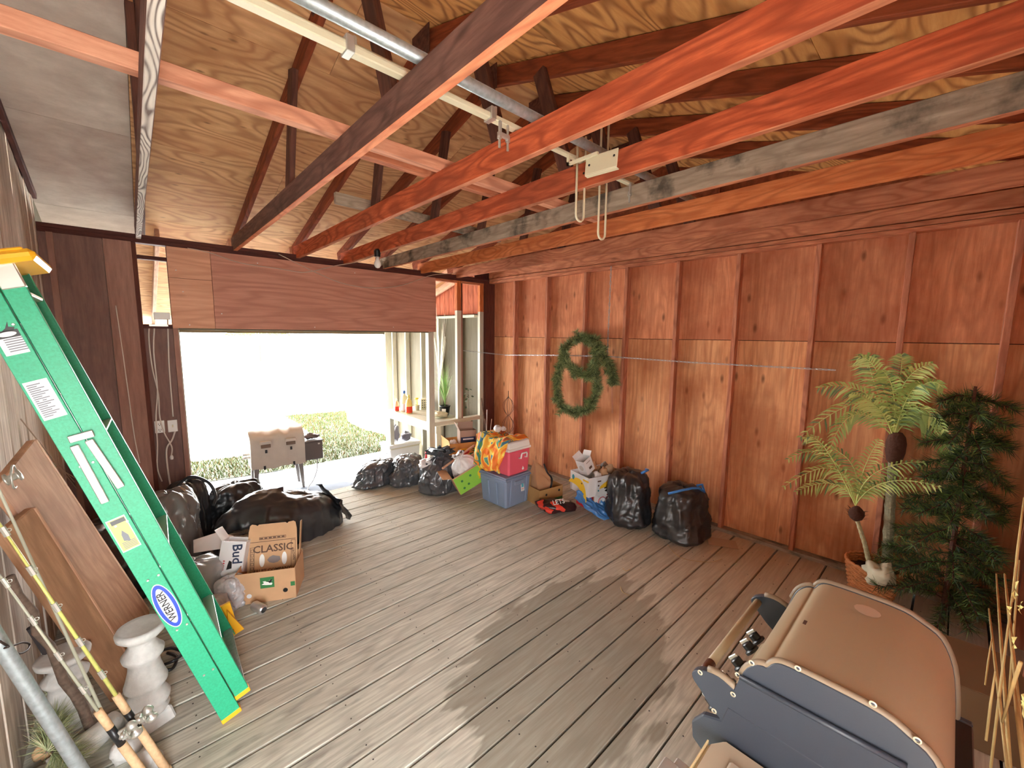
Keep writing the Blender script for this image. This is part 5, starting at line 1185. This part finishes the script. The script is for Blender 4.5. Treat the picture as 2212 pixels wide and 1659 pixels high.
pole('steel_pole', (-.235, 2.30, .01), (-.455, 2.16, 1.12), .022, .022, GALV, 'thick bluish galvanised pole leaning at the far left', wob=0)
e, P = pole('walking_stick', (-.275, 2.74, .01), (-.45, 2.62, 1.0), .020, .014, BARK, 'rough bark-covered stick leaning between the candlesticks', wob=.02)
ROD = flat('rod yellow', S(196, 196, 110), .35, var=.1); ROD2 = flat('rod grey', S(170, 170, 150), .4); CORK = flat('cork', S(208, 172, 132), .8, bump=.3, bs=60, var=.12)
def fishing_rod(p0, p1, mat, lab, rr=.0075, reel=1):
    p0, p1 = Vector(p0), Vector(p1); d_ = (p1-p0).normalized(); e = empty('fishing_rod', T(p0), lab, 'fishing rod')
    G().tube([p0+d_*.02, p0+d_*.30], .016, 12).tube([p0, p0+d_*.03], .019, 12).build('cork_handle', CORK, e, smooth=True)
    G().tube([p0+d_*.30, p0+d_*.40], .014, 12).build('reel_seat', BLKP, e, smooth=True); G().tube([p0+d_*.40, p0+d_*.50], .014, 12).build('fore_grip', CORK, e, smooth=True)
    G().tube([p0+d_*.50, p1], [rr*1.3, rr*.6], 10).build('blank', mat, e, smooth=True)
    L_ = (p1-p0).length; sd = d_.orthogonal(); sd = (Vector((1, -.2, .1))-d_*d_.dot(Vector((1, -.2, .1)))).normalized()
    for s_ in (.62, .80, .98, 1.16, 1.34):
        if s_ < L_: G().tube([p0+d_*(s_-.02), p0+d_*(s_+.02)], rr*1.6, 8).tube([p0+d_*s_+sd*(.012+.006*math.cos(a))+d_*.006*math.sin(a) for a in [i*.785 for i in range(8)]], .0015, 5, closed=True).build('guide', ALU, e)
    if reel:
        c = p0+d_*.34+sd*.055; Mx, _l = frame(c-d_*.03, c+d_*.03, sd)
        G().lathe([(.004, -.04), (.020, -.036), (.022, -.022), (.013, -.018), (.013, .006), (.022, .010), (.021, .018), (.014, .03), (.004, .038)], 20, Mx @ RY(90)).build('spool', ALU, e, smooth=True)
        G().box((0, 0, -.032), (.05, .014, .04)).build('reel_foot', ALU, e, Mx, bevel=.003); G().tube([Mx @ Vector(v_) for v_ in ((0, .02, 0), (0, .05, 0), (.03, .055, 0), (.05, .055, 0), (.05, .075, 0))], .005, 8).lathe([(.009, 0), (.009, .02)], 10, Mx @ T(.05, .07, 0) @ RX(-90)).build('crank', ALU, e, smooth=True)
fishing_rod((-.02, 2.29, .0), (-.455, 2.36, 1.46), ROD, 'yellow fishing rod with a silver reel and cork handle, nearest the floor planks', .0058)
fishing_rod((-.07, 2.24, .0), (-.460, 2.30, 1.28), ROD2, 'thin grey fishing rod just left of the yellow one', .0045, 1)
# standing rod with a reel higher up on the left edge
p0 = Vector((-.30, 2.44, .45)); e, P = pole('rod_with_reel', (-.20, 2.62, .02), (-.445, 2.40, 1.62), .007, .004, ROD2, 'dark jointed rod with a chrome reel high at the far left', 'fishing rod')
c = at(30, 1030, 0, -.42); G().lathe([(.0, -.03), (.012, -.03), (.026, -.026), (.026, -.02), (.014, -.016), (.014, .01), (.026, .014), (.024, .02), (.0, .024)], 20, T(c) @ RY(70)).build('reel', ALU, e, smooth=True)
G().tube([c+Vector((.0, .05*math.cos(a), .05*math.sin(a))) for a in [i*.5 for i in range(11)]], .004, 6).build('bail_wire', ALU, e, smooth=True)
cord('wire_loop', [at(*p, 0, -.40) for p in ((0, 1385), (20, 1398), (40, 1412), (58, 1405), (64, 1392), (50, 1388), (30, 1394), (10, 1400))], .0035, WIRE, 'loose dark wire loop around the galvanised pole', 'wire')
# logs, rock, pine branch on the floor at the left
BIRCH = flat('chalky bark', S(214, 212, 206), .9, bump=.9, bs=18, var=.15)
o = G().tube([(-.42, 2.62, .05), (-.30, 2.66, .06), (-.20, 2.74, .055)], [.045, .055, .05], 20).build('log', BIRCH, None, smooth=True); tag(o, 'chalky white log lying under the bark stick', 'log')
o = G().tube([(-.30, 2.36, .05), (-.42, 2.50, .055), (-.45, 2.60, .05)], [.045, .05, .05], 20).build('log', BIRCH, None, smooth=True); tag(o, 'pale log at the bottom left corner', 'log')
o = crumple('stone_ornament', T(-.16, 2.52, 0), .14, .16, .12, 90, PLAST, None, .3); tag(o, 'grey-white carved stone lump below the right candlestick', 'ornament')
o = crumple('stone_ornament', T(-.10, 2.38, 0), .13, .14, .10, 91, PLAST, None, .45); tag(o, 'white clawed plaster ornament by the cork handle', 'ornament')
PN = [flat('pine a', S(160, 164, 120), .7), flat('pine b', S(130, 140, 96), .7), flat('pine c', S(190, 188, 150), .7)]
e = empty('pine_branch', T(-.46, 2.9, .05), 'pale green pine branch on the floor at the far left', 'branch')
for i, (a, b_) in enumerate((((-.41, 2.66, .10), (-.38, 2.92, .12)), ((-.40, 2.60, .14), (-.33, 2.56, .08)), ((-.41, 2.56, .18), (-.40, 2.84, .20)))):
    G().tube([a, b_], .005, 5).build('twig', BARK, e); garland('needles', [a, b_], .02, 700, e, PN, 40+i, .11, fwd=1.2, wd=.0016)
o = crumple('pine_cone', T(-.44, 2.70, .05), .07, .07, .09, 92, flat('cone', S(196, 156, 116), .8), None, .5); tag(o, 'tan pine cone among the pine needles', 'pine cone')
o = G().tube([(-.45, 3.02, .02), (-.40, 2.95, .30), (-.46, 2.88, .62)], .012, 8).build('iron_bar', flat('charred', S(50, 44, 46), .8)); tag(o, 'dark slender bar against the left wall behind the left candlestick', 'bar')
o = sack('refuse_sack', T(-.22, 4.30, 0), .50, .9, .62, 24, BAG, None, neck=.96, top=.1, wr=.10); tag(o, 'black sack slumped behind the ladder and leaning boards', 'trash bag')
# twigs against the left wall
for i, (a, b_) in enumerate((((45, 905), (190, 1085)), ((60, 960), (175, 1040)), ((128, 1005), (190, 1070)))):
    pa, pb = at(*a, 0, XL+.02), at(*b_, 0, XL+.06); mid = (pa+pb)/2+Vector((.01, .0, -.03)); o = G().tube([pa, mid, pb], .0035, 5).build('twig', flat('pale twig', S(190, 170, 150), .8) if i == 0 else bpy.data.materials['pale twig']); tag(o, ['long pale twig slanting down the left wall above the boards', 'short twig just above the top of the pinkish board', 'split twig end beside the ladder rail'][i], 'twig')
# ================================================================== palms in a basket
PG = [flat('frond light', S(204, 216, 130), .5), flat('frond mid', S(160, 184, 100), .5), flat('frond dark', S(108, 134, 84), .5)]
PGD = [flat('frond dull', S(120, 132, 80), .6), PG[2], PG[1]]
bc = T(4.22, .30, 0)
WICK = flat('wicker', S(206, 136, 84), .6, var=.15, bs=30)
e = empty('wicker_basket', bc, 'woven orange-brown wicker basket holding the two palm stems', 'basket')
rows, n_ = 15, 96
for r_ in range(rows):
    z = .012+r_*.0158; R0 = .125+.045*(z/.25)**.8
    P = [(math.cos(2*math.pi*j/n_)*(R0+.006*math.sin(math.pi*j/3+math.pi*r_)), math.sin(2*math.pi*j/n_)*(R0+.006*math.sin(math.pi*j/3+math.pi*r_)), z) for j in range(n_)]
    G().tube(P, .0085, 6, closed=True).build('woven_strand', WICK, e, bc, smooth=True)
for j in range(32):
    a = 2*math.pi*(j+.5)/32; G().tube([(math.cos(a)*.125, math.sin(a)*.125, 0), (math.cos(a)*.17, math.sin(a)*.17, .25)], .004, 5).build('stake', WICK, e, bc)
G().tube([(math.cos(a)*.172, math.sin(a)*.172, .25+.004*math.sin(a*24)) for a in [2*math.pi*j/96 for j in range(96)]], .011, 8, closed=True).build('rim', WICK, e, bc, smooth=True)
G().lathe([(.12, .005), (.155, .19), (.0, .19)], 30, cap=False).build('soil', flat('soil', S(46, 30, 24), .9), e, bc)
def pw(x, y, off=0): return at(x, y, 0, 4.17+off)
def trunk(e, px, r0, r1, off, mat, lab=None):
    P = [pw(x, y, off) for x, y in px]; Q = []
    for i in range(len(P)-1):
        for s_ in range(14): t_ = s_/14; Q.append(P[i].lerp(P[i+1], t_))
    Q.append(P[-1]); n_ = len(Q); G().tube(Q, [(r0+(r1-r0)*i/n_)*(1+.14*((i % 3) == 0)) for i in range(n_)], 12).build('trunk', mat, e, smooth=False)
def frond(e, px, off0, off1, L_, seed, mats, wd=.008, npair=26, sag=.35):
    rr = random.Random(seed); P = []
    K_ = len(px)-1; 
    for i in range(len(px)):
        o_ = off0+(off1-off0)*i/K_; P.append(pw(*px[i], o_))
    Q = []
    a, b_, c_ = P
    for i in range(17): t_ = i/16; Q.append(a*(1-t_)**2+(b_*2-(a+c_)/2)*2*t_*(1-t_)+c_*t_*t_)
    m_ = rr.choice((0, 1, 1)); g = G(); g.mi = 0; g.tube(Q, [.005-.0038*i/16 for i in range(17)], 5)
    for k_ in range(npair):
        t_ = .14+.85*k_/(npair-1); i = min(15, int(t_*16)); c0 = Q[i].lerp(Q[i+1], t_*16-i); d_ = (Q[i+1]-Q[i]).normalized()
        sdv = d_.cross(Vector((1, 0, .3))).normalized()
        ln = L_*(math.sin(math.pi*min(.97, .12+t_*.85))**.6)*rr.uniform(.85, 1.1)
        for s_ in (-1, 1):
            dr = (sdv*s_*1.0+d_*.75+Vector((rr.uniform(-.4, .1), rr.uniform(-.1, .1), rr.uniform(-.15, .1)))).normalized()
            mid = c0+dr*ln*.55+Vector((0, 0, -sag*ln*.12)); tip = c0+dr*ln+Vector((0, 0, -sag*ln*.55)); wv = dr.cross(Vector((1, .2, 0))).normalized()*wd*.5
            g.mi = rr.choice((m_, m_, rr.randrange(3)))
            g.add([c0-wv*.5, c0+wv*.5, mid+wv, tip, mid-wv], [(0, 1, 2, 4), (4, 2, 3)])
    return g.build('frond', mats, e)
TRK = flat('palm trunk', S(196, 190, 150), .85, bump=.5, bs=60, var=.15); TRK2 = flat('palm trunk grey', S(150, 146, 120), .9, bump=.6, bs=60, var=.2); FIB = flat('palm fibre', S(84, 50, 36), .9, bump=.6, bs=60)
b0 = pw(1888, 1218)
e = empty('palm_tree', T(4.17, b0.y, .2), 'smaller palm with a ringed pale stem and shaggy brown crown base, left in the basket', 'palm', 'artificial palms in the basket')
trunk(e, [(1880, 1225), (1868, 1175), (1852, 1125)], .017, .013, .0, TRK)
cb_ = pw(1850, 1112); G().lathe([(.015, -.05), (.04, -.03), (.052, .0), (.05, .03), (.03, .055), (.015, .07)], 14, T(cb_)).build('crown_base', FIB, e, smooth=True)
for i in range(26):
    a = i*2.4; z = -.03+.07*(i/26); p = cb_+Vector((math.cos(a)*.045, math.sin(a)*.045, z)); G().add([p, p+Vector((-math.sin(a)*.012, math.cos(a)*.012, 0)), p+Vector((math.cos(a)*.035, math.sin(a)*.035, .018))], [(0, 1, 2)]).build('leaf_scale', FIB, e)
B_ = (1848, 1092)
for i, (m1, t1, o1) in enumerate((((1800, 1012), (1693, 1052), -.10), ((1788, 985), (1702, 992), -.02), ((1782, 968), (1738, 948), -.20), ((1838, 1000), (1762, 960), .05), ((1868, 1010), (1900, 950), -.05), ((1890, 1022), (1996, 998), -.1), ((1912, 1042), (2030, 1052), -.25), ((1800, 1045), (1720, 1062), .06), ((1880, 1050), (1950, 1062), .06))):
    frond(e, [B_, m1, t1], 0, o1, .105, 100+i, PG if i != 4 else [PG[0]]*3, .012, 19, .8)
e = empty('palm_tree', T(4.26, pw(1925, 1215).y, .2), 'taller palm with a thick grey stem and big lit crown, right in the basket', 'palm', 'artificial palms in the basket')
trunk(e, [(1915, 1235), (1922, 1100), (1930, 985)], .034, .028, .05, TRK2)
ct = pw(1935, 965, .05); G().lathe([(.03, -.13), (.045, -.11), (.058, -.04), (.060, .03), (.05, .08), (.03, .11)], 16, T(ct)).build('crown_base', FIB, e, smooth=True)
B_ = (1930, 945)
for i, (m1, t1, o1, sz_) in enumerate((((1870, 850), (1768, 838), -.15, .12), ((1900, 815), (1858, 772), -.05, .13), ((1880, 800), (1880, 775), .0, .12), ((1950, 835), (2014, 785), -.12, .12), ((1945, 820), (1948, 766), .05, .11), ((1985, 840), (2038, 838), -.2, .11), ((1868, 868), (1727, 945), -.1, .11), ((1850, 895), (1795, 965), -.25, .09), ((1985, 898), (2066, 1005), -.1, .09), ((1990, 905), (2050, 985), .0, .09), ((1930, 850), (1905, 800), -.35, .12), ((1960, 860), (1990, 830), -.35, .12), ((1975, 880), (2040, 930), -.2, .10), ((1895, 880), (1840, 850), -.3, .11))):
    frond(e, [B_, m1, t1], .05, .05+o1, sz_*1.15, 200+i, PG, .014, 22, .8)
p = pw(1900, 1232, -.16); o = crumple('white_cloth', T(p.x, p.y, .20), .26, .20, .16, 95, flat('cream cloth', S(222, 218, 190), .9), None, .6); tag(o, 'crumpled cream cloth hanging over the basket rim', 'cloth')
# ================================================================== dark artificial pine
DN = [flat('fir a', S(70, 96, 42), .7), flat('fir b', S(46, 64, 38), .7), flat('fir c', S(96, 122, 52), .7)]
tb_ = Vector((4.13, -.10, 0)); e = empty('artificial_pine', T(tb_), 'sparse dark green artificial pine tree in the right corner', 'tree')
G().tube([tb_, tb_+Vector((0, 0, 1.72))], [.018, .008], 8).build('trunk', W['web'], e)
rr = random.Random(9)
for k_ in range(74):
    z = 1.68-1.55*(k_/74)**.9; rad = (.12+.30*(1-z/1.7)+.06*rr.random()) if z > 1.0 else .26+.14*(1-z)+.06*rr.random()
    if .98 < z < 1.12: rad *= .6
    a = k_*2.4+rr.uniform(-.3, .3); p0 = tb_+Vector((0, 0, z)); p2 = p0+Vector((math.cos(a)*rad, math.sin(a)*rad, -.02+rr.uniform(-.10, .05)))
    p2.x = min(p2.x, 4.33); p2.y = max(p2.y, -.32); p1 = p0.lerp(p2, .5)+Vector((0, 0, .03))
    br = empty_branch = G().tube([p0, p1, p2], .004, 5).build('branch', W['web'], e)
    garland('needles', [p0.lerp(p1, .2), p1, p2], .03, 260, br, DN, 300+k_, .085, wd=.0024, fwd=1.3)
# cardboard box and rods in the near right corner
kb = T(3.18, -.24, 0) @ RZ(6); carton('storage_box', kb, .46, .30, .30, flat('old brown card', S(122, 100, 72), .9), 'closed brown cardboard box on the floor behind the barbecue', openb=False)
STK = flat('dry stalk', S(196, 168, 110), .7, var=.15, bs=20)
e = empty('stick_bundle', T(2.75, -.25, 0), 'bundle of dry yellow stalks with painted yellow sun dots at the right edge', 'sticks')
for i, (a, b_, ya, yb, r_) in enumerate((((2152, 1240), (2182, 1659), -.24, -.22, .008), ((2136, 1315), (2176, 1659), -.20, -.20, .007), ((2212, 1075), (2186, 1300), -.22, -.22, .006), ((2186, 1290), (2140, 1659), -.20, -.20, .006), ((2170, 1240), (2212, 1640), -.25, -.24, .009), ((2202, 1210), (2180, 1500), -.26, -.26, .006), ((2142, 1380), (2128, 1480), -.18, -.18, .004), ((2150, 1450), (2130, 1600), -.16, -.16, .005), ((2190, 1480), (2212, 1659), -.2, -.2, .008), ((2165, 1560), (2205, 1430), -.17, -.17, .006))):
    pa, pb = at(*a, 1, ya), at(*b_, 1, yb); G().tube([pa, pa.lerp(pb, .5)+Vector((.008, 0, 0)), pb], [r_*.4, r_*.65, r_*.6], 7).build('stalk', STK, e, smooth=True)
SUNDOT = flat('sun dot', S(236, 230, 150), .6)  # small pale yellow faces stand for sun-lit spots
for i, (px, s_) in enumerate((((2193, 1275), .030), ((2204, 1312), .018), ((2180, 1318), .016), ((2190, 1392), .022), ((2210, 1525), .03))):
    c = at(*px, 1, -.17); 
    for q in range(4):
        a = q*1.57+i; G().add([c, c+Vector((math.cos(a)*s_*.5, .002*q, math.sin(a)*s_*.6+s_*.2)), c+Vector((math.cos(a)*s_, -.004, math.sin(a)*s_)), c+Vector((math.cos(a+.6)*s_*.6, 0, math.sin(a+.6)*s_*.6))], [(0, 1, 2, 3)]).build('sun_dot', SUNDOT, e)

# ================================================================== gas barbecue, right foreground
TANE = flat('tan enamel', S(176, 158, 130), .45, bump=.03, bs=200, coat=.15); SLATE = flat('slate enamel', S(56, 62, 72), .42, bump=.05, bs=220)
TANF = flat('tan trim', S(168, 150, 118), .5); CREAMT = flat('cream tray', S(186, 170, 146), .6)
XN, XF = 1.18, 1.70
e = empty('gas_barbecue', T(1.47, .1, 0), 'large tan lidded gas barbecue with slate end plates in the right foreground', 'barbecue')
def sm(pts, k_=3):
    out_ = []
    n_ = len(pts)
    for i in range(n_-1):
        p0, p1, p2, p3 = pts[max(i-1, 0)], pts[i], pts[i+1], pts[min(i+2, n_-1)]
        for s_ in range(k_):
            t_ = s_/k_; out_.append(tuple(.5*((2*p1[j])+(p2[j]-p0[j])*t_+(2*p0[j]-5*p1[j]+4*p2[j]-p3[j])*t_*t_+(3*p1[j]-p0[j]-3*p2[j]+p3[j])*t_**3) for j in (0, 1)))
    out_.append(pts[-1]); return out_
lidp = sm([(.352, .90), (.338, 1.02), (.315, 1.115), (.292, 1.150), (.272, 1.162), (.262, 1.163), (.246, 1.186), (.215, 1.196), (.12, 1.198), (.04, 1.194), (-.005, 1.176), (-.045, 1.150), (-.075, 1.08), (-.09, .98), (-.095, .90)])
RIMM = flat('rim enamel', S(140, 122, 100), .5)
N_ = len(lidp); vs = []; g = G()
inn = [(y*.93+.008, z-.02) for y, z in lidp]
for x in (XN+.012, XF-.012): vs += [(x, y, z) for y, z in lidp]
g.add(vs, [(i, i+1, N_+i+1, N_+i) for i in range(N_-1)])
vs = []
for x in (XN+.012, XF-.012): vs += [(x, y, z) for y, z in inn]
g.add(vs, [(i+1, i, N_+i, N_+i+1) for i in range(N_-1)]); g.build('lid', TANE, e, smooth=True)
capo = [(y*1.01, z+.002) for y, z in lidp]
def endcap(x0, x1, nm='lid_end'):
    arm = sm([(.338, 1.05), (.380, 1.062), (.425, 1.052), (.452, 1.030), (.450, 1.008), (.425, .985), (.395, .955), (.365, .935), (.352, .93)])
    out_ = [p for p in capo if p[1] > 1.08 or p[0] < .2]; poly = arm[::-1]+out_
    G().prism(poly, x0, x1, 0).build(nm, SLATE, e, bevel=.004)
    G().tube([(x0+(x1-x0)*.5, y, z) for y, z in out_], .010, 8).tube([(x0+(x1-x0)*.5, y, z) for y, z in arm[:6]], .011, 8).build('end_rim', RIMM, e, smooth=True)
endcap(XN-.012, XN+.012); endcap(XF-.012, XF+.012)
G().tube([(XN, .430, 1.025), (XF, .430, 1.025)], .013, 14).build('handle', TANF, e, smooth=True)
G().tube([(XN+.01, .430, 1.025), (XN+.07, .430, 1.025)], .0143, 14).build('handle_wear', flat('worn brown', S(96, 56, 40), .5), e, smooth=True)
# rivets and crease on the near end
RV = flat('rivet', S(214, 206, 180), .35, .3); X_ = XN-.013
for px in ((1513, 1452), (1594, 1457), (1624, 1431), (1724, 1443), (1886, 1520), (1982, 1598), (1584, 1499), (1543, 1535)):
    c = at(*px, 0, X_); G().lathe([(.0045, 0), (.0072, .001), (.0072, .003), (.0045, .004)], 14, T(c) @ RY(-90), cap=False).build('rivet', RV, e)
    G().lathe([(.0042, 0), (.003, .002)], 10, T(c) @ RY(-90)).build('rivet_core', SLATE, e)
a, b_ = at(1598, 1462, 0, X_-.006), at(1960, 1659, 0, X_-.006); G().tube([a, a.lerp(b_, .5), b_], .007, 8).build('lid_seam', SLATE, e, smooth=True)
a, b_ = at(1590, 1455, 0, X_), at(1790, 1580, 0, X_)
# firebox and cabinet
G().prism([(.345, .93), (.36, .83), (.30, .74), (-.10, .74), (-.13, .93)], XN+.01, XF-.01, 0).build('firebox', BLKP, e, bevel=.004)
G().prism([(.350, .99), (.365, .935), (.415, .915), (.445, .87), (.44, .82), (.40, .79), (.30, .74), (-.10, .74), (-.13, .99)], XN-.014, XN+.008, 0).build('side_plate', SLATE, e, bevel=.004)
G().prism([(.350, .93), (.40, .86), (.385, .80), (.30, .74), (-.10, .74), (-.13, .93)], XF-.008, XF+.014, 0).build('side_plate', SLATE, e, bevel=.004)
G().hexa([(XN+.01, .34, .84), (XF-.01, .34, .84), (XF-.01, .39, .80), (XN+.01, .39, .80)], [(XN+.01, .355, .93), (XF-.01, .355, .93), (XF-.01, .41, .86), (XN+.01, .41, .86)]).build('control_panel', TANF, e, bevel=.004)
for x in (1.25, 1.36, 1.47, 1.58, 1.65):
    Mk = T(x, .405, .895) @ RX(-52)
    G().lathe([(.026, 0), (.026, .008), (.018, .012), (.018, .03), (.012, .034), (.0, .034)], 20, Mk, cap=False).build('knob', BLKP, e, smooth=True, auto=35)
    G().box((0, 0, .038), (.008, .036, .012)).build('knob_grip', ALU, e, Mk, bevel=.002)
G().b2((XN+.03, -.10, .12), (XF-.03, .28, .74)).build('cabinet', SLATE, e, bevel=.006)
for x in (XN+.16, XF-.16): G().b2((x-.12, .281, .15), (x+.12, .295, .70)).build('door', TANF, e, bevel=.004)
for x in (XN+.06, XF-.06):
    for y in (-.07, .25): G().lathe([(.035, -.012), (.04, 0), (.035, .012)], 16, T(x, y, .04) @ RY(90)).box((x, y, .09), (.02, .04, .06)).build('caster', BLKP, e)
# side shelf with raised tray
sh = .895
G().prism([(1.160, .345), (1.115, .375), (.60, .375), (.60, -.13), (1.160, -.13)], sh-.05, sh, 2).build('side_shelf', CREAMT, e, bevel=.008)
G().b2((.62, -.10, sh), (1.098, .312, sh+.012)).build('shelf_tray', flat('tray top', S(176, 160, 140), .6), e, bevel=.02)
G().hexa([(.60, .376, sh-.06), (1.12, .376, sh-.06), (1.12, .384, sh-.06), (.60, .384, sh-.06)], [(.60, .376, sh), (1.12, .376, sh), (1.12, .380, sh), (.60, .380, sh)]).build('shelf_front', flat('edge highlight', S(226, 206, 156), .5), e)  # paler strip paints the highlight along the shelf's front edge
G().b2((.9, .38, sh-.04), (1.02, .42, sh-.01)).b2((.93, .40, sh-.02), (.99, .44, sh+.0)).build('tool_hook', ALU, e, bevel=.004)
# burn mark and scuff on the lid
G().add([(1.55, .10+.018*math.cos(a), 1.2015) if False else (1.60+.030*math.cos(a), .115+.032*math.sin(a), 1.2005) for a in [i*.5236 for i in range(12)]], [tuple(range(12))]).build('scuff', flat('pale scuff', S(206, 184, 162), .6), e)
G().box((1.40, .232, 1.197), (.022, .008, .001)).build('scorch', INK, e)
# dry grass bits on the floor
for i, pts in enumerate((((1440, 1175), (1470, 1205), (1530, 1215), (1560, 1208)), ((1340, 1268), (1345, 1280), (1360, 1287)), ((1345, 1228), (1352, 1234), (1362, 1230)))):
    cord('straw', [base(p)+Vector((0, 0, .004)) for p in pts], .002, STK, ['long curved straw on the planks before the last sack', 'short curled straw in mid floor', 'tiny straw hook on the damp planks'][i], 'straw')
